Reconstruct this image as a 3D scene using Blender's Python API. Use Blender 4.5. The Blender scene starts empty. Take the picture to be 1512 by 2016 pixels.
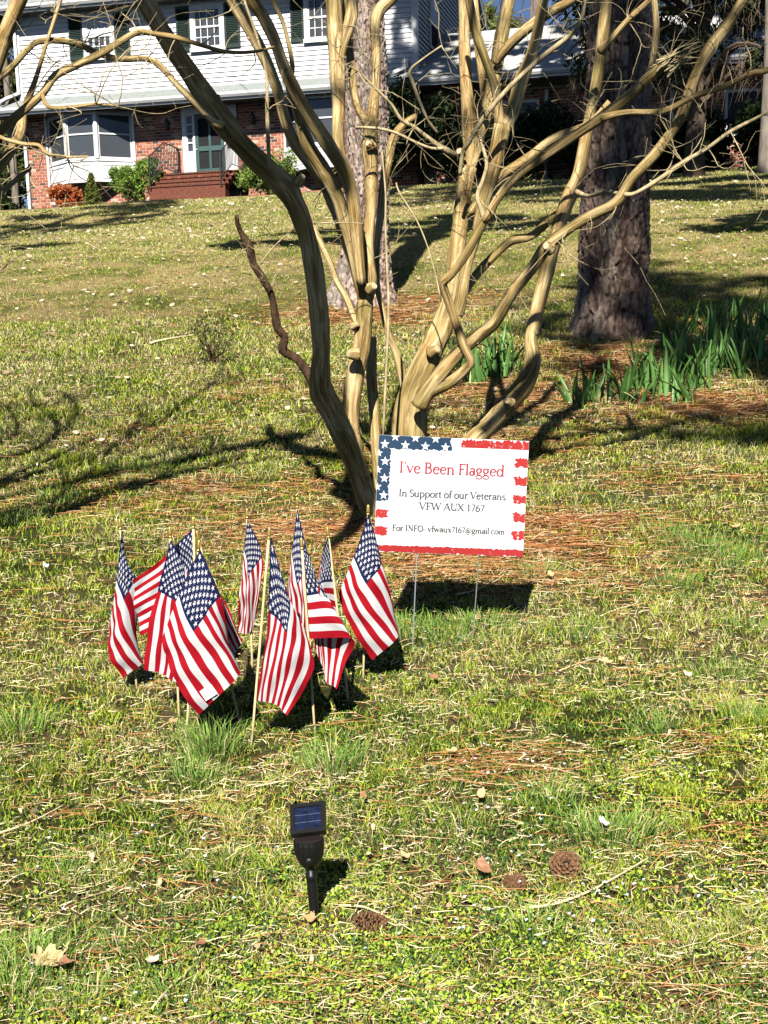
import bpy, bmesh, math, random
import numpy as np
from mathutils import Vector, Matrix
random.seed(7); RS = np.random.RandomState(11)
R = math.radians
scene = bpy.context.scene
C = scene.collection

# ------------------------------------------------------------------ camera, sky, sun, exposure
EYE = np.array([0., 0., 1.6])
F, CX, CY = 2760., 760., 1463.              # focal length and axis point, in pixels of the 1512 x 2016 photograph
PITCH = math.atan((1463 - 785) / 2760.); ROLL = .0175
_w = np.array([0, math.cos(PITCH), -math.sin(PITCH)]); _u0 = np.array([0, math.sin(PITCH), math.cos(PITCH)]); _r0 = np.array([1., 0, 0])
_r = _r0 * math.cos(ROLL) - _u0 * math.sin(ROLL); _u = _r0 * math.sin(ROLL) + _u0 * math.cos(ROLL)
cam_d = bpy.data.cameras.new('camera'); cam = bpy.data.objects.new('camera', cam_d); C.objects.link(cam)
cam_d.sensor_fit = 'VERTICAL'; cam_d.sensor_height = 24.; cam_d.lens = 24. * F / 2016.
cam_d.shift_y = (CY - 1008) / 2016.; cam_d.shift_x = (756 - CX) / 2016.
cam_d.clip_start = .05; cam_d.clip_end = 2000
M = Matrix(((_r[0], _u[0], -_w[0], EYE[0]), (_r[1], _u[1], -_w[1], EYE[1]), (_r[2], _u[2], -_w[2], EYE[2]), (0, 0, 0, 1)))
cam.matrix_world = M
scene.camera = cam

SUN_EL, SUN_AZ = R(38.5), R(8)                # light travels away from the camera, a little to the right
world = bpy.data.worlds.new('World'); scene.world = world; world.use_nodes = True
nt = world.node_tree; nt.nodes.clear()
sky = nt.nodes.new('ShaderNodeTexSky'); sky.sky_type = 'NISHITA'; sky.sun_disc = False
sky.sun_elevation = SUN_EL; sky.sun_rotation = math.pi + SUN_AZ
sky.air_density = .38; sky.dust_density = .05; sky.ozone_density = 1.5
bg = nt.nodes.new('ShaderNodeBackground'); bg.inputs[1].default_value = .05
wo = nt.nodes.new('ShaderNodeOutputWorld'); nt.links.new(sky.outputs[0], bg.inputs[0]); nt.links.new(bg.outputs[0], wo.inputs[0])
sl = bpy.data.lights.new('sun', 'SUN'); sl.energy = 5.0; sl.angle = R(.5); sl.color = (1, .955, .88)
so = bpy.data.objects.new('sun', sl); C.objects.link(so)
sdir = Vector((math.sin(SUN_AZ) * math.cos(SUN_EL), math.cos(SUN_AZ) * math.cos(SUN_EL), -math.sin(SUN_EL)))
so.rotation_euler = sdir.to_track_quat('-Z', 'Y').to_euler(); so.location = (0, -5, 20)
scene.view_settings.view_transform = 'Standard'; scene.view_settings.look = 'None'
scene.view_settings.exposure = 1.2; scene.view_settings.gamma = 1
scene.view_settings.use_curve_mapping = False
scene.cycles.max_bounces = 4; scene.cycles.diffuse_bounces = 0; scene.cycles.transparent_max_bounces = 6

def ray(x, y): return _r * (x - CX) / F + _u * (CY - y) / F + _w
def at(x, y, Y):
    d = ray(x, y); return EYE + d * (Y / d[1])

# ------------------------------------------------------------------ ground shape
PH = R(14.4); HS = 1.1
_tq = np.arange(-120, 420, .25)
_kq = [-120, -30, -4, 0, 3.3, 4.6, 5.6, 8, 10.5, 13, 16, 20, 28, 36, 39, 41, 60, 420]
_kz = [-3.2, -2.4, -1.75, -1.55, -1.22, -1.10, -.97, -.56, .0, .615, 1.27, 2.15, 3.66, 5.08, 5.42, 5.62, 5.85, 6.]
_tz = np.interp(_tq, _kq, _kz)
_k = np.exp(-.5 * (np.arange(-8, 9) / 3.) ** 2); _k /= _k.sum()
_tz = np.convolve(np.pad(_tz, 8, 'edge'), _k, 'valid')

_perm = np.random.RandomState(3).rand(64, 64)
def vn(x, y, s=1., seed=0):
    """smooth value noise 0..1"""
    x = np.asarray(x, float) / s + seed * 17.3; y = np.asarray(y, float) / s + seed * 7.7
    xi = np.floor(x).astype(int); yi = np.floor(y).astype(int); fx = x - xi; fy = y - yi
    fx = fx * fx * (3 - 2 * fx); fy = fy * fy * (3 - 2 * fy)
    g = lambda a, b: _perm[a % 64, b % 64]
    return (g(xi, yi) * (1 - fx) + g(xi + 1, yi) * fx) * (1 - fy) + (g(xi, yi + 1) * (1 - fx) + g(xi + 1, yi + 1) * fx) * fy

def sst(a, b, x):
    t = np.clip((x - a) / (b - a), 0, 1); return t * t * (3 - 2 * t)
def G(x, y):
    x = np.asarray(x, float); y = np.asarray(y, float)
    b = sst(8, 30, y); q = y * (1 - b) + (np.clip(x, -60, 60) * math.sin(PH) + y * math.cos(PH)) * b
    z = np.interp(q, _tq, _tz) + 1.6
    flat = 1 - sst(36, 39, q)
    z = z + flat * ((vn(x, y, 2.6, 1) - .5) * .10 + (vn(x, y, .7, 2) - .5) * .035 + (vn(x, y, .20, 5) - .5) * .030 * (1 - sst(10, 14, y)))
    return z
def Gf(x, y): return float(G(x, y))
def gp(px_, py_):
    """point of the ground seen at a pixel"""
    d = ray(px_, py_); prev = None
    for t in np.geomspace(1.8, 70, 700):
        p = EYE + d * t; h = p[2] - Gf(p[0], p[1])
        if h < 0:
            a, b = prev, t
            for _ in range(18):
                m = (a + b) / 2; p = EYE + d * m
                if p[2] - Gf(p[0], p[1]) < 0: b = m
                else: a = m
            return EYE + d * b
        prev = t
    return EYE + d * 60

# ------------------------------------------------------------------ helpers: objects
def put(o, label=None, cat=None, group=None, kind=None, parent=None):
    if parent is not None: o.parent = parent
    if label: o['label'] = label
    if cat: o['category'] = cat
    if group: o['group'] = group
    if kind: o['kind'] = kind
    if o.name not in C.objects: C.objects.link(o)
    return o
def empty(name, loc, label=None, cat=None, group=None, rz=0):
    o = bpy.data.objects.new(name, None); o.empty_display_size = .1
    o.location = loc; o.rotation_euler = (0, 0, rz)
    return put(o, label, cat, group)
class MB:
    def __init__(s): s.v = []; s.f = []; s.m = []; s.t = {}; s.smooth = False
    def add(s, vs, fs, mi=0):
        n = len(s.v); s.v += [tuple(map(float, p)) for p in vs]; s.f += [tuple(i + n for i in q) for q in fs]; s.m += [mi] * len(fs)
    def box(s, x0, x1, y0, y1, z0, z1, mi=0):
        s.add([(x0, y0, z0), (x1, y0, z0), (x1, y1, z0), (x0, y1, z0), (x0, y0, z1), (x1, y0, z1), (x1, y1, z1), (x0, y1, z1)],
              [(3, 2, 1, 0), (4, 5, 6, 7), (0, 1, 5, 4), (1, 2, 6, 5), (2, 3, 7, 6), (3, 0, 4, 7)], mi)
    def slab(s, P, Q, z0, z1, t, mi=0):
        """upright board from plan point P to Q, thickness t to its right-hand back"""
        P = np.array(P, float); Q = np.array(Q, float); d = Q - P; d /= np.linalg.norm(d); n = np.array([-d[1], d[0]]) * t
        a = [P, Q, Q + n, P + n]
        s.add([(*p, z0) for p in a] + [(*p, z1) for p in a], [(3, 2, 1, 0), (4, 5, 6, 7), (0, 1, 5, 4), (1, 2, 6, 5), (2, 3, 7, 6), (3, 0, 4, 7)], mi)
    def prism(s, pts, y0, y1, mi=0):
        """polygon in x,z pushed from y0 to y1"""
        n = len(pts); s.add([(x, y0, z) for x, z in pts] + [(x, y1, z) for x, z in pts],
                            [tuple(range(n)), tuple(range(2 * n - 1, n - 1, -1))] + [(i, i + n, (i + 1) % n + n, (i + 1) % n) for i in range(n)], mi)
    def tube(s, pts, sides=8, sub=3, bump=0., mi=0, cap=True, seed=0):
        P = np.array(pts, float)
        if sub > 1 and len(P) > 2:
            Q = []; n = len(P)
            for i in range(n - 1):
                a = P[max(i - 1, 0)]; b = P[i]; c = P[i + 1]; d = P[min(i + 2, n - 1)]
                for k in range(sub):
                    t = k / sub; Q.append(.5 * ((2 * b) + (-a + c) * t + (2 * a - 5 * b + 4 * c - d) * t * t + (-a + 3 * b - 3 * c + d) * t ** 3))
            Q.append(P[-1]); P = np.array(Q)
        n = len(P); T = np.gradient(P[:, :3], axis=0); T /= np.linalg.norm(T, axis=1)[:, None] + 1e-9
        ref = np.array([0.3, -1, .1]) if abs(T[0][1]) < .8 else np.array([1., 0, 0])
        N = np.cross(T[0], ref); N /= np.linalg.norm(N); vs = []
        rs = np.random.RandomState(seed + 5)
        ph = rs.rand(4) * 6.28; ln = np.concatenate([[0], np.cumsum(np.linalg.norm(np.diff(P[:, :3], axis=0), axis=1))]); v0 = len(s.v); o3 = rs.rand(3) * 9
        for i in range(n):
            N = N - T[i] * (N @ T[i]); N /= np.linalg.norm(N) + 1e-9; B = np.cross(T[i], N); r = max(P[i, 3], 1e-4)
            for k in range(sides):
                a = 6.28318 * k / sides
                rr = r * (1 + bump * (.5 * math.sin(2 * a + ph[0] + i * .35) + .35 * math.sin(3 * a + ph[1] - i * .5) + .4 * math.sin(i * .9 + ph[2]) + .5 * (rs.rand() - .5)))
                vs.append(P[i, :3] + (N * math.cos(a) + B * math.sin(a)) * rr); s.t[v0 + i * sides + k] = (math.cos(a) * (.03 + .4 * r) + o3[0], math.sin(a) * (.03 + .4 * r) + o3[1], ln[i] + o3[2])
        fs = [(i * sides + k, i * sides + (k + 1) % sides, (i + 1) * sides + (k + 1) % sides, (i + 1) * sides + k) for i in range(n - 1) for k in range(sides)]
        if cap: fs += [tuple(range(sides - 1, -1, -1)), tuple((n - 1) * sides + k for k in range(sides))]
        s.add(vs, fs, mi)
    def lathe(s, prof, seg=20, c=(0, 0), mi=0, rib=0, ribn=0):
        vs = []
        for r, z in prof:
            for k in range(seg):
                a = 6.28318 * k / seg; rr = r * (1 + (rib * (k % 2) if ribn else 0)); vs.append((c[0] + rr * math.cos(a), c[1] + rr * math.sin(a), z))
        n = len(prof); fs = [(i * seg + k, i * seg + (k + 1) % seg, (i + 1) * seg + (k + 1) % seg, (i + 1) * seg + k) for i in range(n - 1) for k in range(seg)]
        fs += [tuple(range(seg - 1, -1, -1)), tuple((n - 1) * seg + k for k in range(seg))]
        s.add(vs, fs, mi)
    def mesh(s, name):
        me = bpy.data.meshes.new(name); me.from_pydata(s.v, [], s.f)
        if any(s.m): me.polygons.foreach_set('material_index', s.m)
        if s.smooth: me.polygons.foreach_set('use_smooth', [True] * len(s.f))
        if s.t:
            at_ = me.attributes.new('tube', 'FLOAT_VECTOR', 'POINT'); a = np.zeros((len(s.v), 3), np.float32); ks = np.fromiter(s.t.keys(), int); a[ks] = np.array(list(s.t.values())); at_.data.foreach_set('vector', a.reshape(-1))
        me.update(); return me
    def build(s, name, mats, parent=None, **k):
        me = s.mesh(name)
        for m in (mats if isinstance(mats, (list, tuple)) else [mats]): me.materials.append(m)
        return put(bpy.data.objects.new(name, me), parent=parent, **k)
def np_mesh(name, V, faces4, cols, mat, faces3=None):
    """fast mesh from numpy arrays with a point colour"""
    me = bpy.data.meshes.new(name); V = np.asarray(V, np.float32)
    l4 = faces4.reshape(-1) if faces4 is not None else np.zeros(0, int); n4 = len(l4) // 4
    l3 = faces3.reshape(-1) if faces3 is not None else np.zeros(0, int); n3 = len(l3) // 3
    me.vertices.add(len(V)); me.vertices.foreach_set('co', V.reshape(-1))
    me.loops.add(len(l4) + len(l3)); me.loops.foreach_set('vertex_index', np.concatenate([l4, l3]).astype(np.int32))
    me.polygons.add(n4 + n3)
    st = np.concatenate([np.arange(n4) * 4, n4 * 4 + np.arange(n3) * 3]).astype(np.int32)
    me.polygons.foreach_set('loop_start', st)
    if cols is not None:
        a = me.attributes.new('Col', 'FLOAT_COLOR', 'POINT'); c = np.ones((len(V), 4), np.float32); c[:, :3] = cols; a.data.foreach_set('color', c.reshape(-1))
    me.update(calc_edges=True); me.validate()
    me.materials.append(mat); return me

# ------------------------------------------------------------------ helpers: materials
MATS = {}
def node(t, ty, **k):
    n = t.nodes.new(ty)
    for a, b in k.items(): setattr(n, a, b)
    return n
def base_mat(name, rough=.7, spec=.3):
    m = bpy.data.materials.new(name); m.use_nodes = True; t = m.node_tree
    p = t.nodes['Principled BSDF']; p.inputs['Roughness'].default_value = rough; p.inputs['Specular IOR Level'].default_value = spec
    MATS[name] = m; return m, t, p
def ramp(t, stops):
    n = node(t, 'ShaderNodeValToRGB'); e = n.color_ramp.elements
    while len(e) < len(stops): e.new(.5)
    for q, (pos, c) in zip(e, stops): q.position = pos; q.color = (*c, 1)
    return n
def noise_mat(name, stops, scale=8, stretch=(1, 1, 1), rough=.75, spec=.25, bump=.0, detail=6, coords='Object', bscale=None, rand=0, metal=0):
    m, t, p = base_mat(name, rough, spec); L = t.links.new
    tc = node(t, 'ShaderNodeTexCoord'); mp = node(t, 'ShaderNodeMapping'); mp.inputs['Scale'].default_value = stretch
    L(tc.outputs[coords], mp.inputs[0]); nz = node(t, 'ShaderNodeTexNoise'); nz.inputs['Scale'].default_value = scale; nz.inputs['Detail'].default_value = detail; nz.inputs['Roughness'].default_value = .62
    L(mp.outputs[0], nz.inputs['Vector']); r = ramp(t, stops); L(nz.outputs['Fac'], r.inputs[0]); col = r.outputs[0]
    if rand:
        oi = node(t, 'ShaderNodeObjectInfo'); hs = node(t, 'ShaderNodeHueSaturation'); mr = node(t, 'ShaderNodeMapRange'); mr.inputs['To Min'].default_value = 1 - rand; mr.inputs['To Max'].default_value = 1 + rand
        L(oi.outputs['Random'], mr.inputs[0]); L(mr.outputs[0], hs.inputs['Value']); L(col, hs.inputs['Color']); col = hs.outputs[0]
    L(col, p.inputs['Base Color']); p.inputs['Metallic'].default_value = metal
    if bump:
        n2 = node(t, 'ShaderNodeTexNoise'); n2.inputs['Scale'].default_value = bscale or scale * 3; n2.inputs['Detail'].default_value = 5; L(mp.outputs[0], n2.inputs['Vector'])
        b = node(t, 'ShaderNodeBump'); b.inputs['Strength'].default_value = bump; b.inputs['Distance'].default_value = .02; L(n2.outputs['Fac'], b.inputs['Height']); L(b.outputs[0], p.inputs['Normal'])
    return m
def plain(name, c, rough=.6, spec=.3, var=.12, scale=6, metal=0, bump=0):
    d = tuple(x * (1 - var) for x in c); l = tuple(min(1, x * (1 + var)) for x in c)
    return noise_mat(name, [(.3, d), (.7, l)], scale, rough=rough, spec=spec, metal=metal, bump=bump)
def leaf_mat(name, trans=.35, rough=.55, spec=.25):
    """colour from the mesh's own point colours, thin-leaf translucency"""
    m, t, p = base_mat(name, rough, spec); L = t.links.new
    a = node(t, 'ShaderNodeAttribute', attribute_name='Col'); L(a.outputs['Color'], p.inputs['Base Color'])
    if trans:
        tr = node(t, 'ShaderNodeBsdfTranslucent'); mx = node(t, 'ShaderNodeMixShader'); mx.inputs[0].default_value = trans
        L(a.outputs['Color'], tr.inputs[0]); L(p.outputs[0], mx.inputs[1]); L(tr.outputs[0], mx.inputs[2]); L(mx.outputs[0], t.nodes['Material Output'].inputs[0])
    return m
leafM = leaf_mat('leaf_surface'); dryM = leaf_mat('dry_litter', .12, .8, .1); barkC = leaf_mat('plated_bark', 0, .9, .1)
white = plain('white_paint', (.80, .80, .79), .5, .3, .04); trimw = plain('white_trim', (.56, .56, .555), .45, .35, .03)

# ------------------------------------------------------------------ lawn
def blob(px_, py_, rx, ry, s): p = gp(px_, py_); return (p[0], p[1], rx, ry, s)
NEEDLE = [blob(*b) for b in [(900, 1075, .8, .5, 1.), (1110, 1035, .45, .22, .9), (640, 1050, .6, .35, .75), (430, 965, .8, .25, .45), (930, 880, .7, .45, .8), (1000, 780, .7, .5, .8), (1220, 720, .9, .6, .9),
                             (1370, 800, 1.0, .45, .8), (720, 625, .9, .8, .8), (850, 590, .7, .5, .6), (1150, 690, .6, .4, .8), (1400, 650, 1.2, .8, .5), (250, 1000, .9, .3, .4), (560, 760, .6, .4, .3), (300, 860, .6, .3, .2), (1350, 940, .8, .2, .3)]]
def needle(x, y):
    v = np.zeros_like(np.asarray(x, float))
    for cx, cy, rx, ry, s in NEEDLE: v = np.maximum(v, s * np.exp(-(((x - cx) / rx) ** 2 + ((y - cy) / ry) ** 2)))
    n = vn(x, y * 1.5, .35, 4); n2 = vn(x, y, .9, 6)
    return np.clip(v * (.55 + .9 * n) + np.clip(n2 * .6 + n * .6 - .86, 0, 1) * 1.1 * (y < 7.5), 0, 1)
def clover(x, y):
    near = .42 + .75 * np.maximum(np.exp(-(((x + .05) / .42) ** 2 + ((y - 2.75) / .28) ** 2)), .8 * np.exp(-(((x + .35) / .5) ** 2 + ((y - 3.3) / .35) ** 2)))
    return np.clip(near * 1.7 * (.35 * vn(x, y, .42, 8) + .65 * vn(x, y, .13, 18)) * (1.15 - sst(3.4, 6, y) * .7) - .12, 0, 1)
def straw(x, y): return np.clip((vn(x, y, .5, 9) * .6 + vn(x, y, .16, 10) * .6 - .52) * 2.4 + .40 + .16 * sst(14, 30, y), 0, 1)

ys = np.concatenate([-np.geomspace(80, 1, 24), np.geomspace(1.2, 16, 330), np.geomspace(16.2, 60, 110), np.geomspace(64, 400, 20)])
aa = np.linspace(-1, 1, 241); aa = np.sign(aa) * (.35 * np.abs(aa) + .65 * np.abs(aa) ** 4)
XX = aa[None, :] * (14 + 1.2 * np.abs(ys))[:, None]; YY = np.repeat(ys[:, None], len(aa), 1)
ZZ = G(XX, YY); nr, nc = XX.shape
V = np.stack([XX, YY, ZZ], -1).reshape(-1, 3)
ii = np.arange(nr * nc).reshape(nr, nc); Q = np.stack([ii[:-1, :-1], ii[:-1, 1:], ii[1:, 1:], ii[1:, :-1]], -1).reshape(-1, 4)
nd = needle(V[:, 0], V[:, 1])[:, None]; stw = straw(V[:, 0], V[:, 1])[:, None]
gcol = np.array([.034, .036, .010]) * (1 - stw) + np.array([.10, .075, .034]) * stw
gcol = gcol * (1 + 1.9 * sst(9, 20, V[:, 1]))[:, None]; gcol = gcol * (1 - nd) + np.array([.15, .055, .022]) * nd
m, t, p = base_mat('lawn_soil', .95, .05); L = t.links.new
at_ = node(t, 'ShaderNodeAttribute', attribute_name='Col'); tc = node(t, 'ShaderNodeTexCoord')
n1 = node(t, 'ShaderNodeTexNoise'); n1.inputs['Scale'].default_value = 38; n1.inputs['Detail'].default_value = 8; n1.inputs['Roughness'].default_value = .75; L(tc.outputs['Object'], n1.inputs['Vector'])
mr = node(t, 'ShaderNodeMapRange'); mr.inputs['From Min'].default_value = .3; mr.inputs['From Max'].default_value = .7; mr.inputs['To Min'].default_value = .45; mr.inputs['To Max'].default_value = 1.5; L(n1.outputs['Fac'], mr.inputs[0])
vm = node(t, 'ShaderNodeVectorMath', operation='SCALE'); L(at_.outputs['Color'], vm.inputs[0]); L(mr.outputs[0], vm.inputs['Scale']); L(vm.outputs[0], p.inputs['Base Color'])
bp = node(t, 'ShaderNodeBump'); bp.inputs['Strength'].default_value = .7; bp.inputs['Distance'].default_value = .03; L(n1.outputs['Fac'], bp.inputs['Height']); L(bp.outputs[0], p.inputs['Normal'])
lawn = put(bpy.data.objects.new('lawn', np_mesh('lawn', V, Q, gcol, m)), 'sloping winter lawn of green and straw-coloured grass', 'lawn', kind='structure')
lawn.data.polygons.foreach_set('use_smooth', [True] * len(lawn.data.polygons))

def spread(n, y0, y1, marg=.9):
    y = np.exp(RS.rand(n) * (math.log(y1) - math.log(y0)) + math.log(y0)); x = (RS.rand(n) * 2 - 1) * (.30 * y + marg); return x, y
def mixc(a, b, t): return np.asarray(a)[None, :] * (1 - t[:, None]) + np.asarray(b)[None, :] * t[:, None]
def blades(x, y, h, w, lean, az, col, face=None, seg=True):
    """upright grass blades: quad + tip"""
    n = len(x); z = G(x, y) - .004; fa = RS.rand(n) * 6.28 if face is None else face
    wx = np.cos(fa) * w / 2; wy = np.sin(fa) * w / 2; lx = np.cos(az) * lean * h; ly = np.sin(az) * lean * h
    B = np.stack([x, y, z], -1); S = np.stack([wx, wy, np.zeros(n)], -1)
    Md = B + np.stack([lx * .38, ly * .38, h * .6], -1); T = B + np.stack([lx, ly, h * np.clip(1.05 - lean * .35, .15, 1)], -1)
    V = np.stack([B - S, B + S, Md + S * .8, Md - S * .8, T], 1).reshape(-1, 3); k = np.arange(n)[:, None] * 5
    dk = np.stack([col * .75, col * .75, col, col, np.minimum(col * 1.12, 1)], 1).reshape(-1, 3)
    return V, k + np.array([[0, 1, 2, 3]]), k + np.array([[3, 2, 4]]), dk
def strips(x, y, ln, w, az, up, tilt, col, curl=0.):
    """lying straws / needles: a bent two-quad ribbon"""
    n = len(x); ca, sa = np.cos(az), np.sin(az); z0 = G(x, y) + up
    x1 = x + ca * ln / 2 - sa * curl; y1 = y + sa * ln / 2 + ca * curl; x2 = x + ca * ln; y2 = y + sa * ln
    z1 = np.maximum(z0 + tilt * ln * .5, G(x1, y1) + up * .9); z2 = np.maximum(z0 + tilt * ln * .6, G(x2, y2) + up * .6)
    S = np.stack([-sa * w / 2, ca * w / 2, w * .25], -1)
    A = np.stack([x, y, z0], -1); B = np.stack([x1, y1, z1], -1); D = np.stack([x2, y2, z2], -1)
    V = np.stack([A - S, A + S, B + S, B - S, D + S * .5, D - S * .5], 1).reshape(-1, 3); k = np.arange(n)[:, None] * 6
    return V, np.concatenate([k + np.array([[0, 1, 2, 3]]), k + np.array([[3, 2, 4, 5]])]), None, np.repeat(col, 6, 0)
def discs(x, y, s, up, col, tilt=.5):
    """small flat leaves: a five-cornered leaf"""
    n = len(x); z = G(x, y) + up; nx = RS.randn(n) * tilt; ny = RS.randn(n) * tilt - .25; a0 = RS.rand(n) * 6.28; vs = []
    for k, (r, da) in enumerate([(1, 0), (.85, 1.1), (.9, 2.3), (.9, -2.3), (.85, -1.1)]):
        dx = np.cos(a0 + da) * r * s; dy = np.sin(a0 + da) * r * s; vs.append(np.stack([x + dx, y + dy, z - nx * dx - ny * dy], -1))
    V = np.stack(vs, 1).reshape(-1, 3); k = np.arange(n)[:, None] * 5
    return V, k + np.array([[0, 1, 2, 3]]), k + np.array([[0, 3, 4]]), np.repeat(col, 5, 0)
def merge(parts):
    Vs, q4, q3, cs, o = [], [], [], [], 0
    for V, a, b, c in parts:
        Vs.append(V); cs.append(c); q4.append(a + o)
        if b is not None: q3.append(b + o)
        o += len(V)
    return np.concatenate(Vs), np.concatenate(q4), (np.concatenate(q3) if q3 else None), np.concatenate(cs)
def stuff(name, parts, mat, label, cat):
    V, a, b, c = merge(parts); return put(bpy.data.objects.new(name, np_mesh(name, V, a, c, mat, b)), label, cat, kind='stuff')

# green grass ------------------------------------------------------
parts = []
x, y = spread(700000, 2.3, 14); nd_ = needle(x, y); st_ = straw(x, y)
keep = RS.rand(len(x)) < (1 - .93 * nd_) * (.45 + .75 * vn(x, y, .3, 12)) * np.clip(np.clip(vn(x, y, .05, 71) * 2.4 - .6, .08, 1) + sst(6, 11, y), 0, 1); x, y, st_ = x[keep], y[keep], st_[keep]; n = len(x)
tall = np.clip(vn(x, y, .38, 13) * 1.9 - .7, 0, 1) * np.clip(vn(x, y, .07, 14) * 1.8 - .5, 0, 1)
h = (.014 + .026 * RS.rand(n) + .050 * tall) * (1 + .25 * sst(5, 12, y)); w = (.0016 + .0016 * RS.rand(n)) * (y / 3.5) ** .75
g = RS.rand(n); col = mixc((.11, .23, .016), (.60, .65, .06), np.clip(g * .8 + .25 * vn(x, y, .6, 15), 0, 1))
dryb = (RS.rand(n) < .08 + .34 * st_ + .14 * sst(7, 13, y))[:, None]; col = np.where(dryb, mixc((.48, .38, .15), (.84, .74, .42), RS.rand(n)), col)
dkb = (RS.rand(n) < .10 + .25 * sst(.5, .7, vn(x, y, .24, 33)))[:, None]; col = np.where(dkb, np.array([[.05, .115, .028]]), col)
parts.append(blades(x, y, h, w, .3 + .9 * RS.rand(n), RS.rand(n) * 6.28, col))
x, y = spread(270000, 12.5, 38, 4); q_ = needle(x, y); keep = RS.rand(len(x)) < 1 - .85 * q_; x, y = x[keep], y[keep]; n = len(x); st_ = straw(x, y)
col = mixc((.14, .27, .022), (.58, .66, .08), RS.rand(n)); dryb = (RS.rand(n) < .10 + .36 * st_ + .12 * sst(16, 28, y))[:, None]; col = np.where(dryb, mixc((.46, .37, .16), (.80, .68, .38), RS.rand(n)), col)
parts.append(blades(x, y, (.014 + .026 * RS.rand(n)) * (1 + y / 50), (.0025 + .0035 * RS.rand(n)) * y / 14, .6 + .9 * RS.rand(n), RS.rand(n) * 6.28, col))
# taller tufts, where the photograph shows them
for px_, py_, n_, rr, hh in [(420, 1490, 260, .085, .17), (380, 1540, 200, .09, .10), (655, 1520, 170, .09, .13), (690, 1500, 60, .05, .10), (40, 1440, 260, .11, .12), (110, 1000, 260, .16, .14), (30, 1030, 260, .16, .14), (300, 930, 320, .20, .10),
                             (1380, 1085, 320, .2, .10), (1300, 1060, 260, .18, .10), (1450, 1110, 260, .2, .09), (870, 1260, 300, .16, .09), (800, 1240, 200, .12, .11), (950, 1235, 260, .15, .10), (1190, 1650, 220, .1, .10), (1080, 1580, 160, .1, .08), (1250, 1640, 180, .08, .09), (1420, 1330, 260, .14, .08),
                             (1120, 1250, 240, .14, .08), (1060, 1130, 220, .13, .09), (690, 1240, 120, .1, .1), (60, 1900, 260, .11, .09), (20, 1960, 180, .1, .09), (1050, 1830, 160, .09, .08), (920, 1120, 120, .1, .06), (1480, 1420, 200, .1, .09), (1480, 1240, 200, .12, .07), (860, 1160, 60, .06, .08),
                             (250, 1870, 90, .06, .06), (1300, 1440, 150, .1, .08), (1480, 1060, 200, .16, .08), (150, 1980, 160, .1, .08), (330, 1960, 120, .07, .07), (560, 1700, 80, .06, .06), (1330, 1150, 200, .15, .09), (120, 1720, 140, .08, .06), (820, 1900, 120, .08, .06)]:
    c = gp(px_, py_); n_ = int(n_ * 1.3); x = c[0] + RS.randn(n_) * rr * .55; y = c[1] + RS.randn(n_) * rr * .55
    col = mixc((.10, .22, .035), (.30, .46, .08), RS.rand(n_)); dry = (RS.rand(n_) < .12)[:, None]; col = np.where(dry, np.array([[.62, .52, .27]]), col)
    az = np.arctan2(y - c[1], x - c[0]) + RS.randn(n_) * .7
    parts.append(blades(x, y, hh * (.35 + .65 * RS.rand(n_)), .0022 + .0018 * RS.rand(n_), .25 + .7 * RS.rand(n_), az, col))
stuff('grass', parts, leafM, 'short green and yellowing grass covering the slope', 'grass')

# low round-leaved weeds, mostly towards the camera
x, y = spread(420000, 2.3, 7.5, .6); keep = RS.rand(len(x)) < clover(x, y) * (1 - .8 * needle(x, y)); x, y = x[keep], y[keep]; n = len(x)
br = np.clip(vn(x, y, .5, 21) * 1.5 - .3 + .35 * RS.rand(n), 0, 1)
col = mixc((.06, .15, .018), (.42, .55, .05), br); dk = (RS.rand(n) < .34)[:, None]; col = np.where(dk, np.array([[.05, .12, .03]]), col)
parts = [discs(x, y, .0020 + .0040 * RS.rand(n) ** 2, .003 + .02 * RS.rand(n), col)]
stuff('ground_weeds', parts, leafM, 'carpet of tiny round-leaved green weeds in the near lawn', 'weeds')

# straw
x, y = spread(60000, 2.3, 12); keep = RS.rand(len(x)) < .25 + .9 * straw(x, y); x, y = x[keep], y[keep]; n = len(x)
col = mixc((.42, .32, .13), (.88, .78, .50), RS.rand(n))
parts = [strips(x, y, (.014 + .05 * RS.rand(n) ** 2), (.0013 + .0012 * RS.rand(n)) * (y / 3.5) ** .7, RS.rand(n) * 6.28, .008 + .018 * RS.rand(n), RS.randn(n) * .25, col, RS.randn(n) * .006)]
stuff('dry_straw', parts, dryM, 'pale dead grass blades lying through the lawn', 'straw')
# needles
x, y = spread(280000, 2.3, 20); nd_ = needle(x, y); keep = RS.rand(len(x)) < .028 + .9 * nd_; x, y, nd_ = x[keep], y[keep], nd_[keep]; n = len(x)
col = mixc((.26, .085, .03), (.54, .27, .105), RS.rand(n)); pale = (RS.rand(n) < .15)[:, None]; col = np.where(pale, np.array([[.62, .45, .26]]), col)
parts = [strips(x, y, .07 + .10 * RS.rand(n), (.0013 + .0009 * RS.rand(n)) * (y / 3.5) ** .75, np.where(RS.rand(n) < .65, RS.rand(n) * 6.28, RS.randn(n) * .8), .006 + .024 * RS.rand(n), RS.randn(n) * .10, col, RS.randn(n) * .012)]
stuff('pine_needles', parts, dryM, 'fallen orange-brown pine needles matted over the lawn', 'pine needles')
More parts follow.
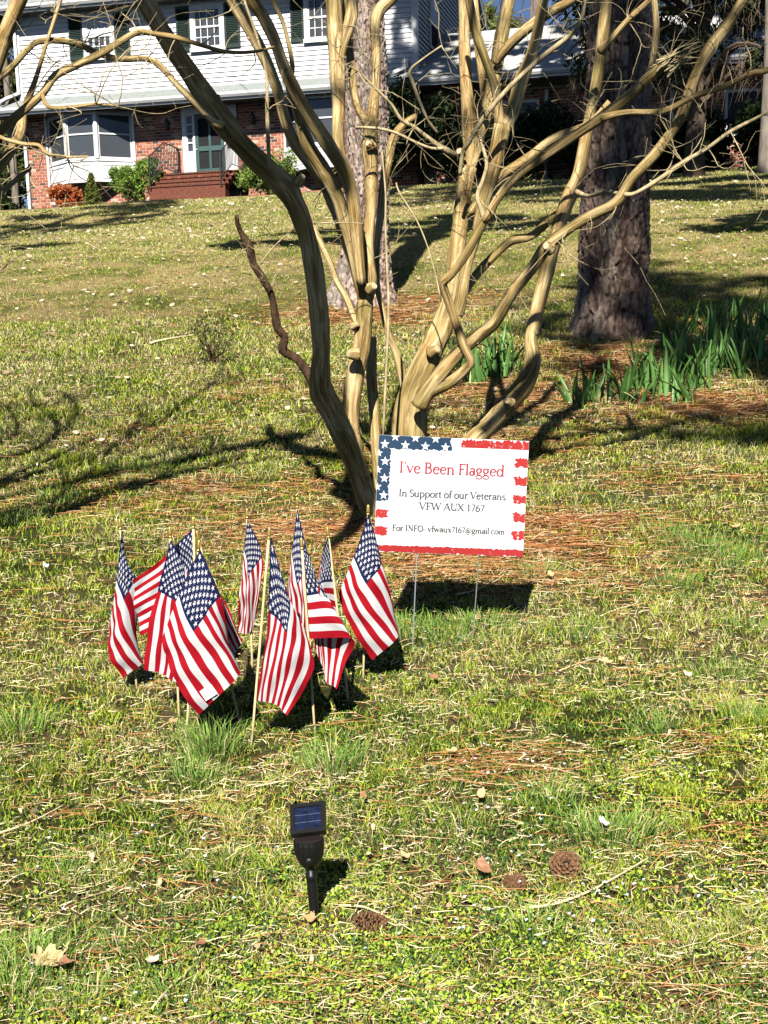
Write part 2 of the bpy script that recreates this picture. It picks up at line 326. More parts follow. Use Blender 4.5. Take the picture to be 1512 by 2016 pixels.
# pale leaf scraps on the upper lawn
x, y = spread(20000, 9, 38, 3); keep = RS.rand(len(x)) < .22 + .78 * sst(12, 22, y) * np.clip(vn(x, y, 1.7, 23) * 1.6 - .1, 0, 1); x, y = x[keep], y[keep]; n = len(x)
col = mixc((.24, .16, .09), (.66, .57, .42), RS.rand(n) ** 1.3)
parts = [discs(x, y, (.009 + .030 * RS.rand(n) ** 2.5) * (y / 18) ** .5, .022 + .022 * RS.rand(n), col, .22)]
x, y = spread(420, 2.4, 9, .4); n = len(x); col = mixc((.24, .12, .06), (.66, .50, .33), RS.rand(n)); parts.append(discs(x, y, .003 + .006 * RS.rand(n), .016 + .02 * RS.rand(n), col, .8))
stuff('leaf_scraps', parts, dryM, 'pale scraps of dead leaf scattered over the upper lawn', 'leaf litter')
# tiny pale blue flowers
x, y = spread(1500, 2.3, 6, .4); keep = RS.rand(len(x)) < np.clip(vn(x, y, .5, 31) * 2.2 - .95, 0, 1); x, y = x[keep], y[keep]; n = len(x)
parts = [discs(x + dx, y + dy, np.full(n, .0036), .03 + .012 * RS.rand(n) * 0 + .004, mixc((.60, .68, .92), (.88, .9, .97), RS.rand(n)), .3) for dx, dy in ((0, 0), (.003, .002))]
stuff('tiny_flowers', parts, leafM, 'tiny pale blue flowers dotted through the near weeds', 'flowers')

# ------------------------------------------------------------------ house
P0 = EYE + (at(58, 411, 41.0) - EYE) * HS
house = empty('house', P0, 'two-storey house of white siding over red brick at the top of the lawn', 'house', rz=-PH)
def part(mb, name, mat, parent=house, **k): return mb.build(name, mat, parent, **k)
brickM = [noise_mat('brick_' + nm, [(.25, a), (.75, b)], 9, rough=.9, spec=.1, bump=.3, rand=.16) for nm, a, b in
          [('red', (.21, .062, .036), (.29, .10, .058)), ('orange', (.28, .105, .062), (.36, .16, .10)), ('dark', (.05, .032, .030), (.10, .06, .05)), ('pale', (.36, .24, .18), (.44, .31, .24))]]
mortar = noise_mat('mortar', [(.3, (.42, .32, .26)), (.7, (.54, .43, .36))], 20, rough=.95, spec=.05)
boardM = noise_mat('siding_white', [(.3, (.52, .525, .53)), (.7, (.60, .60, .60))], 1.5, (1, 1, 4), .55, .25)
roofM = noise_mat('shingle_grey', [(.3, (.17, .19, .18)), (.7, (.29, .31, .30))], 14, (1, 1, 1), .95, .1, .5)
roofW = noise_mat('shingle_pale', [(.3, (.30, .30, .29)), (.7, (.44, .44, .42))], 10, (1, 1, 1), .95, .1, .5)
shutM = plain('shutter_green', (.010, .022, .018), .55, .3); doorM = plain('door_green', (.030, .066, .060), .45, .4)
blackM = plain('black_iron', (.012, .012, .013), .45, .4); soffM = plain('soffit_paint', (.62, .62, .60), .6, .2, .04)
m, t, p = base_mat('window_glass', .06, .6); p.inputs['Base Color'].default_value = (.045, .05, .055, 1); glassM = m
tc = node(t, 'ShaderNodeTexCoord'); nz = node(t, 'ShaderNodeTexNoise'); nz.inputs['Scale'].default_value = .9; t.links.new(tc.outputs['Object'], nz.inputs['Vector'])
b_ = node(t, 'ShaderNodeBump'); b_.inputs['Strength'].default_value = .06; t.links.new(nz.outputs['Fac'], b_.inputs['Height']); t.links.new(b_.outputs[0], p.inputs['Normal'])
curtM = plain('pale_blind', (.55, .60, .66), .8, .1); shadeM = plain('dark_room', (.02, .02, .022), .9, .05)

W = 12.05
# core walls (mortar behind the bricks, sheathing behind the boards)
mb = MB(); mb.box(.02, W - .02, -.006, 9.6, -.6, 2.62); part(mb, 'wall_core', mortar)
mb = MB(); mb.box(.03, W - .03, .03, 9.6, 2.62, 5.30)
mb.add([(.03, .03, 5.30), (W - .03, .03, 5.30), (W - .03, 9.6, 5.30), (.03, 9.6, 5.30), (.03, 4.8, 8.0), (W - .03, 4.8, 8.0)], [(1, 2, 5), (0, 4, 3)])
part(mb, 'upper_wall', boardM)
# bricks: real pieces in running bond
CO = .080; BL = .203; bvar = []
for k in range(4):
    b = MB(); b.box(0, BL - .016, -.014, .02, 0, CO - .016); me = b.mesh('brick'); me.materials.append(brickM[k]); bvar.append(me)
    b = MB(); b.box(0, BL / 2 - .016, -.014, .02, 0, CO - .016); me = b.mesh('half_brick'); me.materials.append(brickM[k]); bvar.append(me)
spots = []
for z in range(-2, 32):
    for s0, s1 in ((.0, .78), (3.50, 5.08), (6.75, 8.12), (10.75, 12.03)):
        s = s0; first = True
        while s < s1 - .05:
            ln = BL / 2 if (first and z % 2) else BL; first = False
            if s + ln > s1 + .03: ln = BL / 2
            spots.append((s, z * CO, ln < BL * .7)); s += ln
    if z < 8:
        for s0, s1 in ((.78, 3.5), (8.12, 10.75)):
            s = s0 + (BL / 2 if z % 2 else 0)
            while s < s1 - BL: spots.append((s, z * CO, False)); s += BL
rb = random.Random(4)
def bkind(): q = rb.random(); return 0 if q < .56 else 1 if q < .78 else 2 if q < .92 else 3
show = [q for q in spots if q[1] >= 0 and q[0] < 8.1 and not q[2] and not (.78 < q[0] < 3.4)][:600]
rb.shuffle(show); show = set(show[:300])
rest = MB()
for q in spots:
    k = bkind()
    if q in show:
        o = bpy.data.objects.new('brick', bvar[2 * k]); o.location = (q[0], 0, q[1]); put(o, parent=house)
    else: rest.box(q[0], q[0] + (BL / 2 if q[2] else BL) - .016, -.014, .02, q[1], q[1] + CO - .016, k)
part(rest, 'bricks', brickM, kind='stuff')
# clapboards, front and right gable end
bz = 3.00; EX = .127; i = 0
while bz < 5.28:
    z1 = min(bz + EX, 5.29); mb = MB()
    mb.add([(.0, -.034, bz), (W, -.034, bz), (W, .03, bz), (.0, .03, bz), (.0, -.004, z1), (W, -.004, z1), (W, .03, z1), (.0, .03, z1)], [(3, 2, 1, 0), (4, 5, 6, 7), (0, 1, 5, 4), (1, 2, 6, 5), (2, 3, 7, 6), (3, 0, 4, 7)])
    part(mb, 'siding_board', boardM); bz += EX
bz = 2.70
while bz < 7.8:
    z1 = bz + EX; inset = max(0, (bz - 5.3) / 2.7 * 4.8); a, b = .03 + inset, 9.57 - inset; mb = MB()
    if b - a > .3:
        mb.add([(W + .042, a, bz), (W + .042, b, bz), (W - .03, b, bz), (W - .03, a, bz), (W + .004, a, z1), (W + .004, b, z1), (W - .03, b, z1), (W - .03, a, z1)], [(3, 2, 1, 0), (4, 5, 6, 7), (0, 1, 5, 4), (1, 2, 6, 5), (2, 3, 7, 6), (3, 0, 4, 7)])
        part(mb, 'siding_board', boardM)
    bz += EX
for s0, s1 in ((-.035, .10), (W - .12, W + .035)):
    mb = MB(); mb.box(s0, s1, -.056, .06, 2.95, 5.28); part(mb, 'corner_board', trimw)
mb = MB(); mb.box(W - .03, W + .055, -.053, .12, 2.7, 5.28); part(mb, 'corner_board', trimw)
# main roof
mb = MB(); e0 = -.62
for y0, y1, sgn in ((e0, 4.8, 1), (10.22, 4.8, -1)):
    z0 = 5.40; zz = z0 + abs(y1 - y0) * .52
    mb.add([(-.4, y0, z0), (W + .4, y0, z0), (W + .4, y1, zz), (-.4, y1, zz), (-.4, y0, z0 + .1), (W + .4, y0, z0 + .1), (W + .4, y1, zz + .1), (-.4, y1, zz + .1)], [(3, 2, 1, 0), (4, 5, 6, 7), (0, 1, 5, 4), (1, 2, 6, 5), (2, 3, 7, 6), (3, 0, 4, 7)])
ro = part(mb, 'roof', roofM)
for sx in (W + .30, -.42):
    mb = MB(); mb.prism([(0, 0)] * 0 or [(sx, 5.2), (sx + .1, 5.2), (sx + .1, 5.39), (sx, 5.39)], e0, 10.2)
    mb = MB()
    for y0, y1 in ((e0, 4.8), (10.22, 4.8)):
        z0 = 5.38; z1 = z0 + abs(y1 - y0) * .52
        mb.add([(sx, y0, z0 - .2), (sx + .1, y0, z0 - .2), (sx + .1, y1, z1 - .2), (sx, y1, z1 - .2), (sx, y0, z0), (sx + .1, y0, z0), (sx + .1, y1, z1), (sx, y1, z1)], [(3, 2, 1, 0), (4, 5, 6, 7), (0, 1, 5, 4), (1, 2, 6, 5), (2, 3, 7, 6), (3, 0, 4, 7)])
    part(mb, 'rake_board', trimw, ro)
mb = MB(); mb.box(-.38, W + .28, -.60, .0, 5.285, 5.31); part(mb, 'soffit', soffM)
def gutter(name, x0, x1, y, z, parent=house):
    mb = MB(); pr = [(0, 0), (-.07, .0), (-.12, .06), (-.13, .12), (-.115, .12), (-.105, .065), (-.06, .02), (0, .02)]
    n = len(pr); mb.add([(x0, y + a, z + b) for a, b in pr] + [(x1, y + a, z + b) for a, b in pr], [(i, (i + 1) % n, (i + 1) % n + n, i + n) for i in range(n)] + [tuple(range(n - 1, -1, -1)), tuple(range(n, 2 * n))])
    mb.box(x0 + .003, x1 - .003, y + .002, y + .03, z - .06, z + .13); return part(mb, name, trimw, parent)
gutter('gutter', -.45, W + .42, -.62, 5.30)
# porch roof along the front and on over the wing
WX = 27.; RP = .47
mb = MB(); mb.add([(-.75, -.98, 2.60), (W, -.98, 2.60), (W, .03, 3.06), (-.05, .03, 3.06), (-.75, -.98, 2.55), (W, -.98, 2.55), (W, .03, 2.62), (-.05, .03, 2.62)],
                  [(0, 1, 2, 3), (7, 6, 5, 4), (0, 4, 5, 1), (1, 5, 6, 2), (2, 6, 7, 3), (3, 7, 4, 0)]); part(mb, 'porch_roof', roofM)
mb = MB(); mb.add([(W + .035, -.98, 2.60), (WX, -.98, 2.60), (WX, 3.6, 2.60 + 4.58 * RP), (W + .035, 3.6, 2.60 + 4.58 * RP), (WX, 8.2, 2.6), (W + .035, 8.2, 2.6), (W + .035, -.98, 2.55), (WX, -.98, 2.55), (WX, 8.2, 2.55), (W + .035, 8.2, 2.55)],
                  [(0, 1, 2, 3), (3, 2, 4, 5), (0, 6, 7, 1), (1, 7, 8, 4, 2), (0, 3, 5, 9, 6), (6, 9, 8, 7), (5, 4, 8, 9)]); wr = part(mb, 'wing_roof', roofW)
gutter('gutter', -.80, WX, -1.0, 2.50)
mb = MB(); mb.box(-.72, W, -.96, .0, 2.52, 2.545); part(mb, 'soffit', soffM)
mb = MB(); mb.box(W, WX - .05, -.96, .6, 2.52, 2.545); part(mb, 'soffit', soffM)
mb = MB(); mb.box(W + .04, WX - .3, .592, 8, -.8, 2.52); part(mb, 'wing_wall_core', mortar)
# wing bricks: 8 px and less and deep in shade, one part
wbk = MB()
for z in range(-8, 31):
    s = W + .3 + (BL / 2 if z % 2 else 0)
    while s < WX - .5:
        wbk.box(s, s + BL - .016, .585, .61, z * CO, z * CO + CO - .016, bkind()); s += BL
part(wbk, 'wing_bricks', brickM, kind='stuff')
def pipe(pts, r=.045, name='downspout', mat=trimw, parent=house):
    mb = MB()
    for a, b in zip(pts[:-1], pts[1:]):
        a = np.array(a); b = np.array(b); d = b - a; d = d / np.linalg.norm(d); s_ = np.cross(d, (0, 1, 0)) if abs(d[1]) < .9 else np.array([1., 0, 0]); s_ /= np.linalg.norm(s_); t_ = np.cross(d, s_)
        vs = [q + s_ * i * r + t_ * j * r * .8 for q in (a - d * .01, b + d * .01) for i, j in ((-1, -1), (1, -1), (1, 1), (-1, 1))]
        mb.add(vs, [(0, 1, 2, 3), (7, 6, 5, 4), (0, 4, 5, 1), (1, 5, 6, 2), (2, 6, 7, 3), (3, 7, 4, 0)])
    return part(mb, name, mat, parent)
pipe([(.06, -.98, 2.48), (.06, -.75, 2.40), (.06, -.08, 2.16), (.06, -.07, -.2)])
pipe([(-.02, -.60, 5.28), (-.02, -.5, 5.2), (-.02, -.09, 5.0), (-.02, -.09, 3.2), (-.22, -.55, 2.98), (-.3, -.75, 2.86)])
pipe([(W - .25, -.1, 3.3), (W - .25, -.12, 3.12), (W - .5, -.6, 2.9)])
pipe([(15.6, .5, 2.4), (15.6, .5, -.4)]); pipe([(19.0, .5, 2.4), (19.0, .5, -.4)]); pipe([(22.6, .52, 2.4), (22.6, .52, -.4)])
for s0, z0 in ((14.2, 1.0), (20.4, .9)):       # wing windows in the shade
    mb = MB(); mb.box(s0, s0 + 1.2, .52, .6, z0, z0 + 1.2); wn = part(mb, 'wing_window', trimw); mb = MB(); mb.box(s0 + .08, s0 + 1.12, .508, .53, z0 + .08, z0 + 1.12); part(mb, 'pane', glassM, wn)
# upstairs windows and shutters
def sash(parent, x0, x1, z0, z1, cols, rows, y=-.075):
    mb = MB(); t_ = .05
    mb.box(x0, x1, y, y + .04, z0, z0 + t_); mb.box(x0, x1, y, y + .04, z1 - t_, z1); mb.box(x0, x0 + t_, y + .001, y + .039, z0 + t_, z1 - t_); mb.box(x1 - t_, x1, y + .001, y + .039, z0 + t_, z1 - t_)
    for k in range(1, cols): xx = x0 + (x1 - x0) * k / cols; mb.box(xx - .011, xx + .011, y + .004, y + .03, z0 + t_, z1 - t_)
    for k in range(1, rows): zz = z0 + (z1 - z0) * k / rows; mb.box(x0 + t_, x1 - t_, y + .006, y + .028, zz - .011, zz + .011)
    return part(mb, 'sash', trimw, parent)
for n_, (a, b, c, d) in enumerate(((1.69, 2.14, 3.13, 3.59), (5.04, 5.47, 6.50, 6.96), (8.46, 8.86, 9.90, 10.35))):
    mb = MB(); z0, z1 = 3.99, 5.17
    mb.box(b + .002, b + .11, -.09, .0, z0, z1); mb.box(c - .11, c - .002, -.09, .0, z0, z1); mb.box(b + .11, c - .11, -.091, .0, z1 - .1, z1); mb.box(b - .02, c + .02, -.12, .0, z0 - .05, z0 + .05)
    wf = part(mb, 'window', trimw); zm = 4.58
    sash(wf, b + .11, c - .11, zm - .02, z1 - .1, 4, 2, -.075); sash(wf, b + .11, c - .11, z0 + .05, zm + .02, 4, 2, -.062)
    for q0, q1 in ((z0 + .1, zm - .03), (zm + .03, z1 - .14)):
        for k in range(4):
            w_ = (c - b - .32) / 4; mb = MB(); x0 = b + .16 + k * w_; mb.box(x0 + .012, x0 + w_ - .012, -.046, -.042, q0, q1); part(mb, 'pane', curtM if n_ == 0 and q0 > zm else glassM, wf)
    mb = MB(); mb.box(b + .11, c - .11, -.034, -.03, z0 + .05, z1 - .1); part(mb, 'window_backing', curtM if n_ == 0 else shadeM, wf)  # pale blind in one window, dark sheet standing for the unlit room elsewhere
    for x0, x1 in ((a, b - .01), (c + .01, d)):
        mb = MB(); mb.box(x0, x0 + .05, -.075, -.03, z0, z1); mb.box(x1 - .05, x1, -.075, -.03, z0, z1); mb.box(x0 + .05, x1 - .05, -.074, -.031, z0, z0 + .1); mb.box(x0 + .05, x1 - .05, -.074, -.031, z1 - .08, z1); mb.box(x0 + .05, x1 - .05, -.036, -.03, z0 + .1, z1 - .08)
        zz = z0 + .11
        while zz < z1 - .11:
            mb.add([(x0 + .05, -.07, zz), (x1 - .05, -.07, zz), (x1 - .05, -.04, zz + .04), (x0 + .05, -.04, zz + .04), (x0 + .05, -.064, zz), (x1 - .05, -.064, zz), (x1 - .05, -.034, zz + .04), (x0 + .05, -.034, zz + .04)], [(0, 1, 2, 3), (7, 6, 5, 4), (0, 4, 5, 1), (3, 2, 6, 7)]); zz += .045
        part(mb, 'shutter', shutM)
# gable-end window
mb = MB(); mb.box(W + .02, W + .075, 1.55, 2.65, 3.95, 5.35); gw = part(mb, 'gable_window', trimw); mb = MB(); mb.box(W + .07, W + .082, 1.65, 2.55, 4.05, 4.6); part(mb, 'pane', shadeM, gw); mb = MB(); mb.box(W + .07, W + .082, 1.65, 2.55, 4.66, 5.27); part(mb, 'pane', curtM, gw)
# bay windows
def bay(s0, s1, panels):
    a, d = (.88, .62); P = [(s0, -.0), (s0 + a, -d), (s1 - a, -d), (s1, -.0)]
    b = empty('bay_window', (0, 0, 0)); b.parent = house
    mb = MB(); poly = P + [(s1, .05), (s0, .05)]
    def cap(z0, z1, grow=0.):
        c = [(s0 - grow, .0), (s0 + a - grow * .4, -d - grow), (s1 - a + grow * .4, -d - grow), (s1 + grow, .0)]; n = 4
        mb.add([(*q, z0) for q in c] + [(*q, z1) for q in c], [(3, 2, 1, 0), (4, 5, 6, 7)] + [(i, (i + 1) % n, (i + 1) % n + n, i + n) for i in range(n)])
    cap(.56, 1.13); cap(1.13, 1.19, .03); cap(2.44, 2.515, .004); part(mb, 'apron', trimw, b)
    for i in range(3):
        A, B = np.array(P[i]), np.array(P[i + 1]); dv = B - A; L_ = np.linalg.norm(dv); dv /= L_; nrm = np.array([dv[1], -dv[0]]); A2 = A + dv * .02; B2 = B - dv * .02
        if panels:
            mb = MB(); I0 = A + dv * .14 + nrm * .016; I1 = B - dv * .14 + nrm * .016; t_ = .03
            mb.slab(I0, I1, .66, .69, .02); mb.slab(I0, I1, 1.02, 1.05, .02); mb.slab(I0, I0 + dv * t_, .69, 1.02, .02); mb.slab(I1 - dv * t_, I1, .69, 1.02, .02); part(mb, 'panel_moulding', trimw, b)
        else:
            for k in range(4):
                mb = MB(); mb.slab(A2 + nrm * .022, B2 + nrm * .022, .575 + k * .135, .70 + k * .135, .03); part(mb, 'siding_board', boardM, b)
        fr = MB(); I0 = A2; I1 = B2
        fr.slab(I0, I0 + dv * .07, 1.19, 2.44, .06); fr.slab(I1 - dv * .07, I1, 1.19, 2.44, .06); fr.slab(I0 + dv * .07, I1 - dv * .07, 1.19, 1.25, .06); fr.slab(I0 + dv * .07, I1 - dv * .07, 2.39, 2.44, .06); fr.slab(I0 + dv * .07, I1 - dv * .07, 1.86, 1.90, .06)
        fo = part(fr, 'frame', trimw, b)
        for q0, q1 in ((1.25, 1.86), (1.90, 2.39)):
            mb = MB(); mb.slab(I0 + dv * .07 - nrm * .03, I1 - dv * .07 - nrm * .03, q0, q1, .006); part(mb, 'pane', glassM, b)
        mb = MB(); mb.slab(I0 + dv * .05 - nrm * .075, I1 - dv * .05 - nrm * .075, 1.2, 2.43, .004); part(mb, 'dark_interior', shadeM, b)
    for q in P[1:3]:
        mb = MB(); mb.lathe([(.062, 1.19), (.062, 2.44)], 10, q); part(mb, 'corner_post', trimw, b)
bay(.77, 3.50, True); bay(8.12, 10.75, False)
mb = MB(); mb.box(.70, .775, -.05, .03, .56, 2.515); mb.box(3.495, 3.57, -.05, .03, .56, 2.515); part(mb, 'bay_trim', trimw)
# entrance
ent = empty('entrance', (0, 0, 0)); ent.parent = house
mb = MB(); mb.box(5.08, 5.20, -.09, .03, .60, 2.515); mb.box(5.42, 5.47, -.091, .03, .60, 2.30); mb.box(6.37, 6.42, -.091, .03, .60, 2.30); mb.box(6.64, 6.76, -.09, .03, .60, 2.515); mb.box(5.20, 6.64, -.088, .03, 2.38, 2.515)
mb.box(5.20, 5.42, -.06, .03, .60, 1.28); mb.box(6.42, 6.64, -.06, .03, .60, 1.28); mb.box(5.20, 6.64, -.085, .03, 2.30, 2.378); part(mb, 'door_surround', trimw, ent)
for x0, x1 in ((5.20, 5.42), (6.42, 6.64)):
    mb = MB()
    for k in range(5): mb.box(x0, x1, -.06, -.01, 1.285 + k * .245, 1.32 + k * .245)
    mb.box(x0, x0 + .035, -.058, -.012, 1.32, 2.3); mb.box(x1 - .035, x1, -.058, -.012, 1.32, 2.3); sl_ = part(mb, 'sidelight', trimw, ent)
    for k in range(4): mb = MB(); mb.box(x0 + .035, x1 - .035, -.03, -.024, 1.32 + k * .245, 1.53 + k * .245); part(mb, 'pane', glassM, sl_)
mb = MB(); x0, x1 = 5.475, 6.365
mb.box(x0, x0 + .10, -.085, -.03, .62, 2.295); mb.box(x1 - .10, x1, -.085, -.03, .62, 2.295); mb.box(x0 + .1, x1 - .1, -.084, -.031, .62, .82); mb.box(x0 + .1, x1 - .1, -.084, -.031, 2.18, 2.295); mb.box(x0 + .1, x1 - .1, -.084, -.031, 1.30, 1.43); mb.box((x0 + x1) / 2 - .035, (x0 + x1) / 2 + .035, -.083, -.032, .82, 2.18)
dr = part(mb, 'storm_door', doorM, ent)
for q0, q1 in ((.82, 1.30), (1.43, 2.18)):
    for k in (0, 1): mb = MB(); a = x0 + .1 if k == 0 else (x0 + x1) / 2 + .035; b = (x0 + x1) / 2 - .035 if k == 0 else x1 - .1; mb.box(a, b, -.05, -.045, q0, q1); part(mb, 'pane', shadeM, dr)
mb = MB(); mb.box(x0 + .03, x0 + .06, -.12, -.085, 1.34, 1.37); part(mb, 'door_handle', trimw, dr)
for s in (4.62, 7.25):                           # wall lanterns
    mb = MB(); mb.lathe([(.03, 1.92), (.06, 1.96), (.07, 2.16), (.03, 2.22), (.01, 2.27)], 8, (s, -.10)); mb.box(s - .02, s + .02, -.09, .0, 2.04, 2.08); part(mb, 'wall_lantern', blackM)
# brick steps: each tread a slab, risers of bricks on edge
stepM = noise_mat('step_brick', [(.3, (.085, .030, .020)), (.7, (.16, .060, .038))], 14, rough=.9, spec=.1, bump=.4); stp = empty('brick_steps', (0, 0, 0)); stp.parent = house
for k in range(4):
    z1 = .56 - k * .15; y1 = -1.25 - k * .30; mb = MB(); x0, x1 = 4.86 - k * .01, 7.06 + k * .01
    mb.box(x0, x1, y1, 0.0 if k == 0 else y1 + .32, z1 - .15 if k < 3 else -.3, z1 - .04); part(mb, 'riser', stepM, stp)
    xx = x0 - .02; tr = MB()
    while xx < x1: tr.box(xx, xx + .095, y1 - .03, y1 + .19, z1 - .04, z1, bkind()); xx += .105
    if k == 0: tr.box(x0 - .01, x1 + .01, y1 + .195, -.09, z1 - .04, z1 - .002, 0)
    part(tr, 'tread', [stepM, stepM, brickM[2], brickM[0]], stp)
def railing(pts, name='handrail'):
    r = empty(name, (0, 0, 0)); r.parent = house; mb = MB(); mb.tube([(*q, .018) for q in pts], 6, 1); part(mb, 'rail', blackM, r)
    mb = MB(); mb.tube([(q[0], q[1], q[2] - .68, .012) for q in pts], 6, 1); part(mb, 'rail', blackM, r)
    for a, b in zip(pts[:-1], pts[1:]):
        a, b = np.array(a), np.array(b); n_ = max(2, int(np.linalg.norm(b - a) / .11))
        for k in range(n_):
            q = a + (b - a) * (k + .5) / n_; mb = MB(); mb.box(q[0] - .008, q[0] + .008, q[1] - .008, q[1] + .008, q[2] - .70, q[2]); part(mb, 'baluster', blackM, r)
    for q in (pts[0], pts[-1]): mb = MB(); mb.box(q[0] - .018, q[0] + .018, q[1] - .018, q[1] + .018, q[2] - .86, q[2]); part(mb, 'newel', blackM, r)
railing([(4.95, -.12, 1.40), (4.95, -1.2, 1.40), (4.90, -2.2, .88)]); railing([(6.98, -.12, 1.40), (6.98, -1.2, 1.40), (7.0, -2.2, .88)])

# ------------------------------------------------------------------ foliage helper
def leaves(name, centers, radii, n, size, c0, c1, parent=None, mat=leafM, flat=.0, squash=1., clump=40, seed=1, aspect=.5, **k):
    rs = np.random.RandomState(seed); centers = np.array(centers, float); radii = np.array(radii, float)
    if radii.ndim == 1: radii = np.repeat(radii[None], len(centers), 0)
    nc = max(1, n // clump); which = rs.randint(0, len(centers), nc)
    d = rs.randn(nc, 3); d /= np.linalg.norm(d, axis=1)[:, None]; rr = rs.rand(nc) ** .45
    cc = centers[which] + d * rr[:, None] * radii[which]
    P = np.repeat(cc, clump, 0); cl = np.repeat(rs.rand(nc), clump); N = len(P)
    P = P + rs.randn(N, 3) * radii.mean() * .15
    a = rs.randn(N, 3); a[:, 2] *= (1 - flat); a /= np.linalg.norm(a, axis=1)[:, None]; b = np.cross(a, rs.randn(N, 3)); b /= np.linalg.norm(b, axis=1)[:, None] + 1e-9
    s = size * (.6 + .8 * rs.rand(N))[:, None]; a = a * s; b = b * s * aspect
    V = np.stack([P - a, P + b, P + a, P - b], 1).reshape(-1, 3); kk = np.arange(N)[:, None] * 4 + np.array([[0, 1, 2, 3]])
    col = mixc(c0, c1, np.clip(cl * .6 + rs.rand(N) * .5, 0, 1)); me = np_mesh(name, V, kk, np.repeat(col, 4, 0), mat)
    return put(bpy.data.objects.new(name, me), parent=parent, **k)
def hloc(s, y, z=0): return np.array(P0) + np.array([s * math.cos(PH) + y * math.sin(PH), -s * math.sin(PH) + y * math.cos(PH), z])
woodM = noise_mat('shrub_wood', [(.3, (.06, .045, .03)), (.7, (.14, .10, .07))], 20, (1, 1, .3), .9, .1)
def bush(name, s, y, r, h, n, size, c0, c1, label, cat='shrub', seed=1, lobes=7, **k):
    b = hloc(s, y); b[2] = Gf(b[0], b[1]); e = empty(name, b, label, cat); rs = np.random.RandomState(seed)
    cs = [(rs.randn() * r * .45, rs.randn() * r * .35, h * (.3 + .5 * rs.rand())) for _ in range(lobes)]
    leaves('foliage', cs, (r * .5, r * .45, h * .28), n, size, c0, c1, e, seed=seed, kind='stuff', **k)
    mb = MB()
    for c in cs: mb.tube([(0, 0, -.05, .02), (c[0] * .5, c[1] * .5, c[2] * .5, .014), (*c, .006)], 5, 2)
    part(mb, 'stems', woodM, e); return e
bush('nandina_shrub', 4.12, -1.35, .75, 1.25, 9000, .055, (.03, .075, .012), (.26, .40, .06), 'leafy green shrub by the left handrail of the steps', seed=3, clump=24, aspect=.35)
bush('red_shrub', 1.75, -1.15, .62, .62, 5000, .045, (.30, .05, .02), (.62, .20, .06), 'low red-orange leaved shrub under the left bay window', seed=4, clump=20)
bush('boxy_shrub', 8.15, -1.3, .9, 1.35, 11000, .04, (.025, .06, .012), (.30, .42, .08), 'rounded yellow-green shrub right of the front steps', seed=5, clump=30)
# little cone-shaped evergreen
b = hloc(2.72, -1.35); b[2] = Gf(b[0], b[1]); e = empty('dwarf_conifer', b, 'small cone-shaped evergreen under the left bay window', 'conifer')
cs = [(0, 0, z) for z in np.linspace(.08, .88, 10)]; rd = [(.30 * (1 - (z - .08) / .92) + .02,) * 2 + (.08,) for z in np.linspace(.08, .88, 10)]
leaves('foliage', cs, rd, 5200, .026, (.035, .055, .008), (.17, .20, .03), e, seed=8, clump=12, kind='stuff'); mb = MB(); mb.tube([(0, 0, -.05, .03), (0, 0, .8, .008)], 6, 1); part(mb, 'trunk', woodM, e)
# dark evergreen hedge plants in front of the wing
for i, (s, y, r, h, lab) in enumerate([(11.5, -1.3, 1.0, 2.75, 'tall dark evergreen shrub beside the house corner, left of the wing'), (13.0, -1.4, 1.1, 2.3, 'dark evergreen shrub right of the house corner'), (14.4, -1.2, 1.0, 1.9, 'low dark shrub under the shaded wing window'), (15.6, -1.2, 1.0, 1.8, 'low dark shrub behind the leaning right stem'), (16.9, -1.2, 1.0, 1.7, 'low dark shrub just left of the big pine trunk'),
                                       (18.4, -1.2, 1.0, 1.4, 'low dark shrub behind the big pine trunk'), (19.8, -1.2, 1.0, 1.5, 'dark shrub just right of the big pine trunk'), (21.4, -1.2, 1.0, 1.6, 'dark shrub under the sunlit patch of brick'), (22.4, -1.0, .6, 1.2, 'small dark shrub by the far right downspout')]):
    bush('evergreen_shrub', s, y, r, h, 9000, .06, (.008, .016, .006), (.035, .062, .018), lab, seed=20 + i, clump=26)

# white-topped garden light at the far left
b = gp(16, 408); e = empty('garden_light', b, 'small white-topped garden light on a post at the left edge', 'garden light')
mb = MB(); mb.lathe([(.012, -.05), (.012, .30)], 8); part(mb, 'post', trimw, e); mb = MB(); mb.lathe([(.02, .29), (.09, .33), (.10, .42), (.03, .47)], 10); part(mb, 'lamp_head', trimw, e)

# ------------------------------------------------------------------ crepe myrtles
m, t, p = base_mat('myrtle_bark', .6, .2); L = t.links.new
tc = node(t, 'ShaderNodeAttribute', attribute_name='tube')
def tube_noise(scale, st, detail, dist=.0):
    mp = node(t, 'ShaderNodeMapping'); mp.inputs['Scale'].default_value = (1, 1, st); L(tc.outputs['Vector'], mp.inputs[0]); n = node(t, 'ShaderNodeTexNoise'); n.inputs['Scale'].default_value = scale; n.inputs['Detail'].default_value = detail; n.inputs['Distortion'].default_value = dist; n.inputs['Roughness'].default_value = .6; L(mp.outputs[0], n.inputs['Vector']); return n.outputs['Fac']
f1 = tube_noise(70, .07, 5, .3); f2 = tube_noise(22, .16, 4, .6); f3 = tube_noise(5, .5, 2); f4 = tube_noise(160, .25, 4)
r1 = ramp(t, [(.34, (.085, .053, .018)), (.46, (.23, .155, .055)), (.60, (.36, .26, .105))]); L(f1, r1.inputs[0])
r2 = ramp(t, [(.50, (0, 0, 0)), (.54, (1, 1, 1))]); L(f2, r2.inputs[0])                 # peeled pale patches with crisp edges
mx = node(t, 'ShaderNodeMix', data_type='RGBA'); L(r2.outputs[0], mx.inputs[0]); L(r1.outputs[0], mx.inputs[6])
